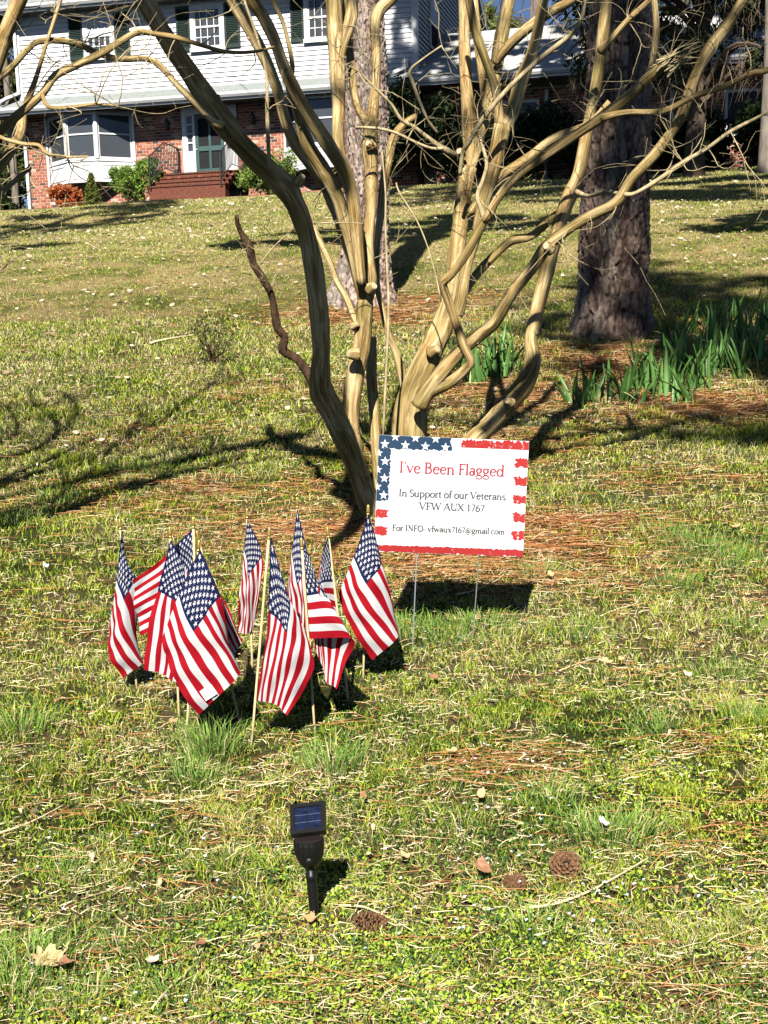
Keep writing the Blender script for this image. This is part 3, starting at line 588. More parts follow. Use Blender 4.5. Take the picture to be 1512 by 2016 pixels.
r3 = ramp(t, [(.36, (.25, .175, .072)), (.48, (.40, .295, .135)), (.64, (.55, .43, .235))]); L(f1, r3.inputs[0]); L(r3.outputs[0], mx.inputs[7])
r4 = ramp(t, [(.36, (.52, .54, .36)), (.50, (1, 1, 1)), (.66, (1.0, .86, .74))]); L(f3, r4.inputs[0])
my = node(t, 'ShaderNodeMix', data_type='RGBA', blend_type='MULTIPLY'); my.inputs[0].default_value = .8; L(mx.outputs[2], my.inputs[6]); L(r4.outputs[0], my.inputs[7]); L(my.outputs[2], p.inputs['Base Color'])
hh = node(t, 'ShaderNodeMath', operation='MULTIPLY_ADD'); L(r2.outputs[0], hh.inputs[0]); hh.inputs[1].default_value = -.35; L(f4, hh.inputs[2])
bb = node(t, 'ShaderNodeBump'); bb.inputs['Strength'].default_value = .5; bb.inputs['Distance'].default_value = .006; L(hh.outputs[0], bb.inputs['Height']); L(bb.outputs[0], p.inputs['Normal'])
myrtleM = m
deadM = noise_mat('dead_bark', [(.3, (.028, .017, .010)), (.7, (.10, .058, .032))], 40, (1, 1, .3), .9, .1, .6)
twigM = noise_mat('twig_bark', [(.3, (.20, .15, .07)), (.7, (.48, .39, .22))], 30, (1, 1, .4), .75, .2)
TY = 7.8
def limb(pts, y0=0., y1=0., Y=TY):
    """pixels + radius in pixels -> points in the tree's own depth, running y0..y1 metres behind the base"""
    n = len(pts); out = []
    for i, q in enumerate(pts):
        Yd = Y + y0 + (y1 - y0) * i / (n - 1) + (q[3] if len(q) > 3 else 0); c = at(q[0], q[1], Yd); out.append((*c, .90 * q[2] * Yd / F))
    return out
STEMS = {
 'A': ([(752, 1035, 24), (728, 1000, 23), (712, 950, 22), (690, 890, 24), (668, 840, 25), (646, 797, 25), (632, 768, 25), (630, 735, 22), (632, 690, 20), (629, 620, 20), (622, 560, 20), (612, 500, 20), (600, 450, 20), (583, 405, 21), (562, 370, 23), (535, 342, 23), (500, 310, 22), (466, 275, 22), (437, 236, 24), (410, 198, 21), (377, 150, 20), (340, 95, 19), (312, 48, 18), (288, 5, 18), (262, -45, 17), (235, -110, 15), (215, -190, 12)], 0, -.9),
 'B': ([(745, 1030, 20), (722, 970, 20), (700, 905, 19), (690, 843, 19), (694, 777, 20), (702, 727, 20), (712, 678, 18), (717, 628, 18), (719, 592, 17)], .1, .1),
 'B1': ([(719, 596, 15), (730, 560, 12), (727, 512, 11), (726, 463, 11), (730, 413, 12), (731, 365, 13), (731, 331, 14), (728, 281, 17), (731, 235, 16)], .1, .2),
 'B1a': ([(733, 240, 14), (738, 180, 9), (741, 116, 9), (738, 60, 10), (745, 25, 12), (767, 0, 12), (800, -40, 11), (835, -110, 9)], .2, .4),
 'B1b': ([(726, 245, 12), (706, 215, 8), (697, 180, 8), (694, 149, 9), (688, 99, 9), (684, 50, 10), (684, 0, 10), (690, -80, 9)], .2, .3),
 'B2': ([(718, 596, 14), (707, 545, 13), (691, 479, 13), (678, 430, 14), (664, 387, 14), (635, 331, 15), (609, 291, 14), (595, 251, 12), (580, 205, 8), (567, 165, 7), (576, 130, 5), (559, 50, 4), (536, 0, 4), (520, -40, 3)], .1, -.3),
 'B3': ([(712, 560, 10), (704, 480, 12), (695, 400, 13), (680, 340, 15), (655, 298, 15), (628, 258, 14), (595, 205, 13), (562, 139, 13), (539, 76, 12), (516, 30, 12), (496, 0, 12), (465, -60, 11), (430, -140, 9)], .0, -.5),
 'B4': ([(708, 570, 9), (694, 519, 10), (678, 469, 10), (661, 420, 10), (648, 390, 10), (635, 357, 11), (605, 314, 12), (579, 281, 12), (560, 232, 12), (549, 185, 11), (529, 132, 11), (500, 73, 12), (466, 16, 12), (440, -40, 11), (400, -120, 9)], .15, .3),
 'B5': ([(704, 640, 8), (694, 618, 8), (681, 585, 7), (664, 555, 7), (651, 519, 6), (631, 476, 6), (612, 436, 5), (600, 400, 5)], .1, .3),
 'B6': ([(676, 340, 11), (668, 300, 12), (665, 260, 12), (667, 215, 13), (665, 165, 15), (663, 110, 17), (660, 60, 17), (657, 0, 17), (650, -80, 15), (640, -160, 12)], .0, .2),
 'B6b': ([(668, 120, 10), (678, 80, 11), (690, 40, 12), (694, 0, 12), (700, -90, 10)], .1, .2),
 'C': ([(760, 1025, 18), (748, 940, 14), (741, 870, 13), (737, 810, 12), (731, 744, 12), (734, 690, 8), (736, 665, 6)], .35, .45),
 'C1': ([(800, 765, 12), (790, 730, 10), (778, 690, 8), (764, 655, 7), (752, 605, 6), (743, 565, 6), (741, 496, 7), (748, 430, 8), (754, 374, 9), (764, 317, 9), (774, 274, 9), (794, 246, 8), (819, 228, 6)], .35, .5),
 'D': ([(790, 1020, 34), (798, 940, 36), (806, 860, 37), (810, 793, 34), (828, 740, 29), (852, 684, 27), (871, 640, 24), (889, 568, 17), (899, 498, 17), (908, 427, 17), (913, 380, 17), (922, 330, 18)], .25, .4),
 'Da': ([(920, 345, 15), (926, 300, 15), (924, 243, 15), (918, 162, 13), (914, 81, 12), (914, 0, 11), (912, -90, 10)], .4, .5),
 'Db': ([(924, 335, 13), (945, 263, 12), (957, 195, 12), (948, 130, 9), (940, 81, 8), (934, 0, 8), (925, -90, 7)], .4, .8),
 'Dc': ([(950, 260, 10), (965, 202, 12), (977, 130, 13), (989, 61, 14), (1001, 0, 14), (1015, -90, 12), (1030, -170, 9)], .5, .7),
 'D2': ([(900, 620, 12), (908, 592, 12), (918, 531, 11), (937, 465, 11), (949, 413, 14), (961, 364, 15), (977, 304, 16), (989, 246, 18)], .3, .2),
 'D2a': ([(985, 250, 11), (977, 182, 10), (957, 121, 9), (936, 61, 9), (924, 0, 8), (908, -70, 7)], .2, .0),
 'D2b': ([(992, 250, 14), (1009, 220, 14), (1025, 162, 14), (1046, 109, 12), (1058, 61, 11), (1070, 0, 10), (1090, -80, 9)], .2, .3),
 'D3': ([(830, 790, 16), (848, 771, 14), (885, 752, 13), (915, 728, 10), (926, 710, 10), (913, 681, 9), (894, 625, 9), (880, 585, 9), (872, 558, 10), (889, 540, 9), (913, 507, 9), (937, 465, 9), (955, 432, 9)], .1, -.25),
 'D3b': ([(955, 432, 7), (946, 408, 5), (940, 385, 5), (952, 350, 4), (958, 318, 4), (945, 275, 3)], -.25, -.2),
 'E': ([(953, 434, 8), (962, 424, 9), (981, 389, 8), (1021, 344, 8), (1082, 300, 9), (1143, 259, 10), (1191, 227, 11), (1236, 190, 10), (1264, 165, 10), (1284, 134, 9), (1292, 61, 7), (1288, 0, 6), (1280, -80, 5)], -.25, -.6),
 'E2': ([(1185, 232, 8), (1236, 221, 6), (1305, 219, 6), (1366, 190, 6), (1426, 170, 6), (1478, 145, 6), (1512, 138, 6), (1570, 110, 5)], -.45, -.8),
 'Ebroken': ([(1262, 166, 10), (1290, 142, 10), (1310, 125, 9), (1322, 116, 8)], -.55, -.6),
 'F': ([(925, 420, 9), (950, 385, 9), (985, 348, 9), (1038, 312, 9), (1082, 278, 9), (1127, 258, 8), (1165, 240, 7), (1200, 200, 6)], .3, .1),
 'G': ([(830, 985, 24), (890, 910, 23), (930, 868, 22), (955, 846, 21), (1002, 794, 20), (1035, 752, 20), (1049, 710, 17), (1045, 672, 15), (1054, 625, 15), (1068, 568, 15), (1082, 512, 15), (1092, 474, 15), (1106, 427, 16), (1122, 385, 15), (1139, 344, 13), (1155, 263, 12), (1167, 202, 11), (1179, 134, 12), (1187, 73, 12), (1195, 0, 11), (1204, -90, 10)], .3, .9),
 'G2': ([(1108, 412, 9), (1082, 434, 8), (1045, 465, 8), (1007, 474, 9), (979, 498, 9), (946, 531, 9), (918, 568, 9), (898, 605, 8)], .75, .35),
 'H': ([(825, 800, 18), (852, 757, 15), (899, 700, 15), (941, 662, 14), (974, 634, 13), (1007, 578, 12), (1045, 531, 12), (1078, 484, 14), (1120, 451, 11), (1167, 422, 11), (1215, 397, 11), (1244, 352, 11), (1289, 304, 11), (1337, 235, 11), (1365, 162, 11), (1394, 101, 12), (1430, 53, 12), (1463, 0, 10), (1500, -70, 9)], .1, -.7),
 'I': ([(1230, 383, 5), (1252, 380, 4), (1305, 348, 5), (1345, 320, 5), (1394, 291, 4), (1438, 259, 4), (1499, 227, 3), (1560, 190, 2)], -.45, -.7),
 'I2': ([(1135, 378, 6), (1160, 386, 4), (1191, 377, 5), (1216, 381, 4), (1238, 378, 4)], .3, -.3),
 'J': ([(975, 125, 8), (1000, 92, 10), (1040, 55, 10), (1090, 20, 9), (1130, -2, 8), (1180, -50, 7)], .5, .2),
 'K': ([(905, 345, 4), (912, 300, 5), (924, 279, 5), (953, 231, 5), (1001, 174, 5), (1062, 117, 5), (1123, 69, 5), (1143, 40, 5), (1152, 0, 4), (1160, -60, 3)], .1, -.3),
 'L': ([(1182, 100, 8), (1200, 81, 7), (1236, 40, 6), (1280, 0, 6), (1340, -60, 5)], .8, .6),
 'M3': ([(440, 248, 9), (417, 238, 7), (380, 198, 7), (347, 165, 6), (314, 129, 6), (288, 116, 6), (238, 116, 6), (198, 107, 6), (159, 89, 6), (126, 81, 6), (79, 81, 6), (53, 99, 6), (26, 129, 6), (0, 152, 6), (-50, 190, 5)], -.7, -.9),
 'N': ([(895, 305, 6), (880, 297, 7), (860, 285, 6), (838, 268, 5), (815, 250, 4), (790, 236, 4), (770, 205, 3), (740, 175, 3), (705, 140, 2), (680, 128, 2)], .1, -.2),
 'N2': ([(872, 292, 4), (850, 292, 3), (820, 281, 3), (780, 262, 3), (745, 253, 3), (700, 250, 2)], .0, -.1),
 'N3': ([(862, 262, 3), (840, 232, 3), (815, 170, 4), (808, 140, 4), (830, 118, 2), (870, 90, 2)], .0, -.2),
 'sucker': ([(533, 338, 4), (529, 300, 4), (526, 220, 4), (524, 145, 3), (505, 70, 3), (480, 0, 3)], -.6, -.7),
 'vine': ([(754, 860, 3), (762, 694, 3), (765, 595, 3), (762, 529, 2.5), (759, 446, 2.5), (759, 380, 2), (752, 300, 2)], -.2, -.2),
 'arc': ([(780, 360, 1.5), (787, 380, 1.6), (820, 433, 1.6), (843, 489, 1.6), (860, 552, 1.7), (868, 594, 2)], -.2, -.3),
 'arc2': ([(512, 520, 2), (540, 485, 1.6), (575, 455, 1.4), (610, 442, 1.2), (660, 438, 1.2), (715, 440, 1)], -.4, -.4),
}
DEAD = [(622, 770, 11), (611, 742, 10), (585, 707, 9), (557, 690, 9), (561, 664, 8), (546, 645, 9), (539, 605, 8), (532, 575, 8), (516, 545, 7.5), (499, 519, 7.5), (490, 486, 8), (475, 459, 6), (468, 440, 5), (466, 424, 4.5)]
base = gp(770, 1003); tree = empty('crepe_myrtle', base, 'many-stemmed crepe myrtle with smooth ochre bark behind the sign', 'tree')
inv = lambda P_, b_: [(q[0] - b_[0], q[1] - b_[1], q[2] - b_[2], q[3]) for q in P_]
def twiggy(mb, P_, n, ln, rs, up=.35, lv=2, r0=.0035):
    """thin zigzag twigs off a limb"""
    P_ = np.array(P_)
    for _ in range(n):
        i = rs.randint(len(P_) // 4, len(P_)); q = P_[i, :3]; d = rs.randn(3); d[2] += up; d /= np.linalg.norm(d); L_ = ln * (.4 + .8 * rs.rand()); k = 5; pts = [(*q, r0)]; c = q.copy(); brs = []
        for j in range(k):
            d = d + rs.randn(3) * .32; d[2] += .05; d /= np.linalg.norm(d); c = c + d * L_ / k; pts.append((*c, max(r0 * (1 - (j + 1) / (k + .6)), .0009)))
            if lv and rs.rand() < .6: brs.append((c.copy(), d.copy(), pts[-1][3]))
        mb.tube(pts, 4, 2, cap=False)
        for c0_, d0, rr in brs:
            d1 = d0 + rs.randn(3) * .9; d1 /= np.linalg.norm(d1); l1 = L_ * (.25 + .3 * rs.rand()); a1 = c0_ + d1 * l1 * .5 + rs.randn(3) * .02; b1 = a1 + (d1 + rs.randn(3) * .4) * l1 * .5
            mb.tube([(*c0_, rr * .8), (*a1, rr * .6), (*b1, .0008)], 4, 2, cap=False)
rs = np.random.RandomState(5); tw = MB(); ki = 0
for k_, (pts, a, b) in STEMS.items():
    P_ = inv(limb(pts, a, b), base); mb = MB(); mb.smooth = True; thick = max(q[2] for q in pts) > 7
    mb.tube(P_, 16 if thick else 7, 4, .085 if thick else .07, seed=ki); ki += 1
    # knots and pruned stubs
    if thick and len(P_) > 6:
        for _ in range(len(P_) // 4):
            q = P_[rs.randint(1, len(P_) - 1)]; d = rs.randn(3); d[1] -= .6; d /= np.linalg.norm(d); r_ = q[3]
            c = np.array(q[:3]) + d * r_ * .85; mb.tube([(*(c - d * r_ * .3), r_ * .42), (*c, r_ * .34), (*(c + d * r_ * .35), r_ * .2)], 8, 2, .1, seed=ki)
    part(mb, 'stem' if pts[0][1] > 600 else 'branch', myrtleM if thick else twigM, tree)
    if pts[-1][1] < 300 and k_ not in ('vine', 'arc', 'arc2', 'A'): twiggy(tw, P_, 3 if thick else 6, .36, rs, .3, 2, .0028)
cutM = noise_mat('cut_wood', [(.3, (.34, .26, .15)), (.7, (.52, .42, .27))], 60, rough=.8, spec=.1)
for a_, b_, Yo, r_, d_ in [(693, 697, -.03, 9, (-.8, -.55, .1)), (733, 566, 0, 8, (.5, -.75, .3)), (636, 772, -.12, 12, (-.75, -.6, -.2)), (905, 300, .3, 7, (-.3, -.9, .2)), (1078, 486, -.28, 8, (-.5, -.8, .2)), (728, 285, .12, 7, (-.6, -.7, .3)), (592, 352, -.55, 7, (.5, -.6, .6)), (1000, 790, .3, 8, (-.5, -.8, .3)), (856, 690, .2, 9, (.6, -.7, .3)), (1052, 655, .5, 7, (.7, -.6, .2)), (672, 830, 0, 7, (.7, -.6, .2)), (700, 640, .05, 6, (.8, -.5, .3))]:
    c = at(a_, b_, TY + Yo) - base; d = np.array(d_); d /= np.linalg.norm(d); rr = r_ * TY / F; c = c - d * rr * .3; mb = MB(); mb.smooth = True; mb.tube([(*(c - d * rr), rr * 1.5), (*c, rr * 1.25), (*(c + d * rr * .9), rr * 1.0), (*(c + d * rr * 1.3), rr * .8)], 10, 2, .1, seed=int(a_)); st = part(mb, 'pruned_stub', myrtleM, tree)
    mb = MB(); mb.tube([(*(c + d * rr * 1.28), rr * .72), (*(c + d * rr * 1.36), rr * .62), (*(c + d * rr * 1.37), rr * .1)], 10, 1, .08); part(mb, 'cut_face', cutM, st)
P_ = inv(limb(DEAD, -.05, -.35), base); mb = MB(); mb.smooth = True; mb.tube(P_, 10, 3, .16, seed=3); part(mb, 'dead_branch', deadM, tree, label='dark dead branch on the left side')
twiggy(tw, P_[6:12], 12, .5, rs, .6, 1, .0022)
q = limb([(1318, 118, 4)] * 2, -.6, -.6)[0]; q = np.array(q[:3]) - base; mb = MB()
for _ in range(34):
    d = np.array([.75, -.2, .35]) + rs.randn(3) * .22; d /= np.linalg.norm(d); a = q + rs.randn(3) * .018 - d * .05; mb.tube([(*a, .006), (*(a + d * (.05 + .16 * rs.rand())), .0012)], 4, 1)
part(mb, 'splintered_end', twigM, tree, label='splintered end of a broken limb')
for k_ in ('E', 'E2', 'H', 'K', 'N', 'I', 'G', 'L', 'M3'): twiggy(tw, inv(limb(*STEMS[k_]), base), 6, .5, rs, .25, 2, .0032)
part(tw, 'twigs', twigM, tree, kind='stuff')

# second crepe myrtle, its trunk left of the frame
TY2 = 6.5
LEFT = {'stem': [[(-330, 1120, 24), (-300, 960, 26), (-240, 760, 24), (-150, 520, 22), (-60, 270, 18), (0, 99, 15), (13, 60, 15), (30, 20, 15), (42, -10, 15), (70, -90, 13), (110, -190, 10)],
                 [(-330, 1120, 20), (-340, 900, 22), (-290, 680, 18), (-200, 480, 14), (-110, 350, 11), (0, 258, 9), (33, 228, 9), (83, 185, 8), (109, 149, 8), (149, 129, 7), (192, 109, 7), (231, 86, 7), (271, 63, 6), (298, 66, 5), (347, 74, 5), (397, 89, 4), (446, 102, 4), (500, 102, 3), (540, 92, 2)],
                 [(-330, 1120, 20), (-300, 880, 18), (-200, 640, 15), (-90, 440, 12), (0, 327, 10), (20, 298, 10), (40, 265, 10), (45, 225, 9), (56, 195, 7), (72, 150, 5), (90, 90, 4), (110, 30, 4), (125, -20, 3)],
                 [(-330, 1120, 22), (-380, 850, 20), (-420, 560, 18), (-400, 300, 14), (-350, 60, 12), (-320, -150, 9)],
                 [(-330, 1120, 20), (-420, 900, 18), (-540, 600, 16), (-600, 320, 13), (-640, 80, 10)]],
        'branch': [[(-20, 250, 5), (0, 270, 4), (43, 283, 4), (76, 286, 4), (96, 304, 4), (132, 309, 3), (174, 308, 2)], [(-150, 520, 9), (-60, 420, 8), (0, 380, 6), (60, 330, 4)], [(-200, 480, 8), (-180, 300, 8), (-120, 120, 7), (-60, -60, 6)],
                   [(-290, 680, 9), (-210, 610, 8), (-130, 590, 6), (-60, 560, 4)], [(83, 185, 4), (95, 210, 4), (130, 212, 4), (190, 205, 3), (232, 210, 2)]]}
b2 = np.array(at(-330, 1120, TY2)); b2[2] = Gf(b2[0], b2[1]); tree2 = empty('crepe_myrtle', b2, 'crepe myrtle whose ochre branches reach in from the left edge', 'tree'); tw = MB()
for nm, LS in LEFT.items():
    for j, pts in enumerate(LS):
        P_ = limb(pts, 0, (-.2, .3, .5, .2, -.2)[j], TY2); P_[0] = (P_[0][0], P_[0][1], min(P_[0][2], b2[2] - .05), P_[0][3]) if nm == 'stem' else P_[0]
        P_ = inv(P_, b2); mb = MB(); mb.smooth = True; mb.tube(P_, 14, 4, .06, seed=60 + j); part(mb, nm, myrtleM, tree2); twiggy(tw, P_[len(P_) // 2:], 6, .5, rs, .2, 2, .0032)
part(tw, 'twigs', twigM, tree2, kind='stuff')
# a third one behind the camera on the left: unseen, its limbs shaped to throw shadows on the lawn and the leaning stem
SD = np.array(sdir); b3 = np.array([-3.9, -2., Gf(-3.9, -2.)]); J3 = np.array([-3.9, -2., 9.]); tree3 = empty('crepe_myrtle', b3, 'unseen crepe myrtle behind the camera, limbs shaped to shade the left lawn', 'tree'); tw = MB()
mb = MB(); mb.smooth = True; mb.tube(inv([(*b3 - np.array([0, 0, .1]), .17), (-3.95, -2, 3, .13), (-3.85, -2.05, 6, .11), (*J3, .09)], b3), 14, 4, .05, seed=98); part(mb, 'stem', myrtleM, tree3)
for j, (pp, k0, k1, r0, r1) in enumerate([([(-60, 985), (0, 960), (60, 935), (190, 903), (260, 855), (280, 817)], 4.6, 5.0, .032, .014), ([(-30, 960), (60, 937), (190, 905), (241, 871), (305, 836), (365, 792), (416, 760), (438, 728)], 4.8, 5.3, .032, .013), ([(-40, 1000), (0, 986), (127, 954), (222, 928), (349, 887), (444, 852)], 4.4, 4.9, .024, .011), ([(-50, 930), (0, 906), (79, 881), (136, 840), (155, 805), (127, 776)], 4.8, 5.2, .030, .014), ([(-40, 900), (30, 860), (34, 830), (10, 800)], 4.8, 5.2, .028, .012), ([(-40, 915), (60, 890), (105, 860), (110, 830), (70, 800), (60, 770)], 5, 5.4, .024, .012)]):
    g_ = [gp(*q) for q in pp]; n = len(g_); P_ = inv([(*J3, .03)] + [(*(q - SD * (k0 + (k1 - k0) * i / (n - 1))), r0 + (r1 - r0) * i / (n - 1)) for i, q in enumerate(g_)], b3)
    mb = MB(); mb.smooth = True; mb.tube(P_, 9, 4, .06, seed=90 + j); part(mb, 'branch', myrtleM, tree3); twiggy(tw, P_[2:], 30, .8, rs, .2, 2, .007)
P_ = [(*J3, .025)] + [(q[0] - SD[0] * 4.6 - .006, q[1] - SD[1] * 4.6, q[2] - SD[2] * 4.6, q[3] * 1.6) for q in limb(*STEMS['A'])[2:24]][::-1] + [(*(gp(*q) - SD * 3.8), r_) for q, r_ in (((705, 1030), .06), ((650, 1080), .04))]  # fattened copy of the leaning stem, shifted sunward to keep it shaded
mb = MB(); mb.smooth = True; mb.tube(inv(P_, b3), 12, 3, .05, seed=99); part(mb, 'branch', myrtleM, tree3)
part(tw, 'twigs', twigM, tree3, kind='stuff')
b4 = np.array([.8, -4.5, Gf(.8, -4.5)]); J4 = np.array([.8, -4.5, 12.]); added_tree4 = empty('bare_tree', b4, 'unseen bare tree added behind the camera, limbs shaped to shade the crepe myrtle', 'tree'); tw = MB()  # added, unseen: its limbs copy crepe myrtle stems, shifted sunward to shade them
mb = MB(); mb.smooth = True; mb.tube(inv([(*b4 - np.array([0, 0, .1]), .24), (.82, -4.5, 4, .18), (.75, -4.5, 8, .14), (*J4, .10)], b4), 14, 4, .05, seed=97); part(mb, 'stem', myrtleM, added_tree4)
for j, (k_, kk, dx, rr) in enumerate([('B4', 5.0, .01, 1.0), ('B3', 4.8, -.02, .9), ('D2b', 5.2, .02, 1.), ('E', 5.0, .03, .9), ('H', 5.2, -.05, .7), ('G', 5.4, .05, .6), ('Dc', 5.0, -.04, .7)]):
    q_ = [(q[0] - SD[0] * kk + dx, q[1] - SD[1] * kk, q[2] - SD[2] * kk + .02, q[3] * rr) for q in limb(*STEMS[k_])[(2 if len(STEMS[k_][0]) > 8 else 0):]][::-1]; t_ = np.array(q_[0][:3]); P_ = inv([(*J4, .04), (*(t_ - SD * 3.5), .03)] + q_, b4); mb = MB(); mb.smooth = True; mb.tube(P_, 9, 3, .05, seed=120 + j); part(mb, 'branch', myrtleM, added_tree4); twiggy(tw, P_[3:], 6, .5, rs, .2, 1, .004)
part(tw, 'twigs', twigM, added_tree4, kind='stuff')


# ------------------------------------------------------------------ pines
def bark_trunk(name, prof, seed, cw, ch, c0, c1, parent, nz=520, na=230, lift=.016):
    """trunk with raised bark plates: prof = [(z, r, dx, dy)]"""
    rs = np.random.RandomState(seed); prof = np.array(prof); z = np.linspace(prof[0, 0], prof[-1, 0], nz) if nz else None
    zm = min(4.4, prof[-1, 0] * .5); z = np.concatenate([np.linspace(prof[0, 0], zm, nz - 50), np.linspace(zm, prof[-1, 0], 51)[1:]])
    r = np.interp(z, prof[:, 0], prof[:, 1]); dx = np.interp(z, prof[:, 0], prof[:, 2]); dy = np.interp(z, prof[:, 0], prof[:, 3])
    A = np.linspace(0, 2 * np.pi, na, endpoint=False); AA, Z = np.meshgrid(A, z); Rr = np.repeat(r[:, None], na, 1)
    def cells(cw, ch, sd):
        rs = np.random.RandomState(sd); ncol = max(6, int(round(2 * np.pi * prof[1:4, 1].mean() / cw))); gx = AA / (2 * np.pi) * ncol + .6 * (vn(AA * 3, Z, .5, 61) - .5); gz = Z / ch + .8 * (vn(AA * 6, Z * 3, 1., 62) - .5)
        jx = rs.rand(64, 512); jz = rs.rand(64, 512); jc = rs.rand(64, 512); ix = np.floor(gx).astype(int); iz = np.floor(gz).astype(int); d1 = np.full(gx.shape, 9.); d2 = d1.copy(); cid = np.zeros(gx.shape)
        for a in (-1, 0, 1):
            for b in (-1, 0, 1):
                cx, cz = ix + a, iz + b; kx = np.mod(cx, ncol) % 64; kz = np.mod(cz, 512); d = np.hypot(gx - cx - .1 - .8 * jx[kx, kz], gz - cz - .1 - .8 * jz[kx, kz]); nearer = d < d1; d2 = np.where(nearer, d1, np.minimum(d2, d)); cid = np.where(nearer, jc[kx, kz], cid); d1 = np.where(nearer, d, d1)
        return d2 - d1, cid
    e1, cid = cells(cw, ch, seed); e2, cid2 = cells(cw * .42, ch * .5, seed + 9); fr = vn(AA * 30, Z * 38, 1., 55) - .5
    edge = np.clip((e1 + .25 * fr) / .24, 0, 1); edge = 1 - (1 - edge) * (.55 + .45 * sst(.3, .6, vn(AA * 7, Z * 6, 1., 57))); edge2 = np.clip((e2 + .2 * fr) / .2, 0, 1)
    plate = edge * (.3 + .8 * cid) + .30 * edge2 * (.4 + cid2) + .35 * fr + .3 * (vn(AA * 12, Z * 9, 1., 50) - .5); edge = edge * (.65 + .35 * edge2); cid = .55 * cid + .45 * cid2
    Rr = Rr + lift * (plate - .5) + .004 * rs.randn(*Rr.shape) * .5
    flare = np.exp(-(Z - prof[0, 0]) / .55); Rr = Rr * (1 + flare * .10 * np.sin(AA * 5 + seed))
    X = Rr * np.cos(AA) + dx[:, None]; Y_ = Rr * np.sin(AA) + dy[:, None]; V = np.stack([X, Y_, Z], -1).reshape(-1, 3)
    ii = np.arange(nz * na).reshape(nz, na); jj = np.roll(ii, -1, 1); q = np.stack([ii[:-1], jj[:-1], jj[1:], ii[1:]], -1).reshape(-1, 4)
    t_ = np.clip((cid - .5) * 1.5 + .5 + .5 * (vn(AA * 20, Z * 30, 1., 52) - .5), 0, 1).reshape(-1); col = mixc(c0, c1, t_); crev = (1 - edge.reshape(-1))[:, None]; col = col * (1 - crev) + np.array([[.026, .018, .014]]) * crev
    hue = vn(AA * 5, Z * 3, 1., 54).reshape(-1)[:, None]; col = col * (1 - hue * .3) + col * np.array([[1.5, .9, .7]]) * hue * .3
    lich = (np.clip(vn(AA * 3, Z, .8, 40 + seed) * 1.6 - .75, 0, 1) * np.exp(-(Z - prof[0, 0]) / 2.5)).reshape(-1)[:, None]; col = col * (1 - .6 * lich) + np.array([[.30, .31, .25]]) * .6 * lich
    o = put(bpy.data.objects.new(name, np_mesh(name, V, q, col, barkC)), parent=parent); return o
def crown(parent, z0, z1, rad, n, seed, lean=(0, 0), nb=34, asp=.16):
    """pine crown: limbs with tufts of needles round them"""
    rs = np.random.RandomState(seed); mb = MB(); cs = []
    for i in range(nb):
        z = z0 + (z1 - z0) * (i + rs.rand()) / nb; a = rs.rand() * 6.28; l = rad * (.45 + .6 * rs.rand()) * (1.05 - .75 * ((z - z0) / (z1 - z0)) ** 1.6); u_ = .1 + .35 * rs.rand()
        ex, ey = math.cos(a) * l, math.sin(a) * l; o = np.array([lean[0] * z, lean[1] * z, z])
        pts = [(*(o), .05), (*(o + np.array([ex * .5, ey * .5, l * .1])), .035), (*(o + np.array([ex, ey, l * u_])), .012)]; mb.tube(pts, 5, 2, cap=False)
        for f in (.5, .7, .85, 1.0):
            cs.append(o + np.array([ex * f, ey * f, l * u_ * f]) + rs.randn(3) * .25)
    part(mb, 'limbs', woodM, parent)
    leaves('crown', cs, (.55, .55, .40), n, .13, (.03, .055, .018), (.10, .15, .045), parent, seed=seed, clump=30, aspect=asp, kind='stuff')
def pine(px_, py_, prof_px, H, label, seed, cw, ch, crown_z, crad, n, Y=None, c0=(.13, .085, .065), c1=(.33, .24, .19), lift=.016, nz=560, asp=.16):
    b = gp(px_, py_) if Y is None else at(px_, py_, Y); b = np.array(b); e = empty('pine_tree', b - np.array([0, 0, .0]), label, 'tree', 'tall pines on the lawn')
    sc = b[1] / F; prof = []
    for x_, y_, r_ in prof_px:
        c = at(x_, y_, b[1]) - b; prof.append((c[2], .92 * r_ * sc, c[0], 0))
    prof.sort(); top = prof[-1]; sl = (prof[-1][2] - prof[1][2]) / (prof[-1][0] - prof[1][0])
    prof = [(-.25, prof[0][1] * 1.15, prof[0][2], 0)] + prof + [(H * .6, top[1] * .7, top[2] + sl * (H * .6 - top[0]), 0), (H, .03, top[2] + sl * (H - top[0]), 0)]
    bark_trunk('trunk', prof, seed, cw, ch, c0, c1, e, nz=nz, lift=lift); crown(e, crown_z[0], crown_z[1], crad, n, seed + 1, (sl, 0), asp=asp); return e
pine(1202, 652, [(1202, 655, 86), (1206, 620, 74), (1207, 570, 68), (1209, 480, 67), (1210, 400, 66), (1215, 250, 63), (1219, 120, 60), (1222, 0, 57)], 29, 'thick reddish-brown pine trunk right of the crepe myrtle', 1, .060, .15, (6, 29), 4.6, 80000, c0=(.034, .025, .020), c1=(.175, .135, .11), lift=.030, asp=.4)
pine(712, 592, [(712, 597, 74), (715, 560, 60), (719, 500, 48), (723, 420, 42), (727, 330, 39), (724, 200, 39), (719, 100, 39), (714, 0, 38)], 22, 'slimmer grey-brown pine trunk behind the middle stems', 4, .050, .085, (12, 22), 3.0, 24000, c0=(.09, .066, .054), c1=(.36, .295, .25), lift=.022)
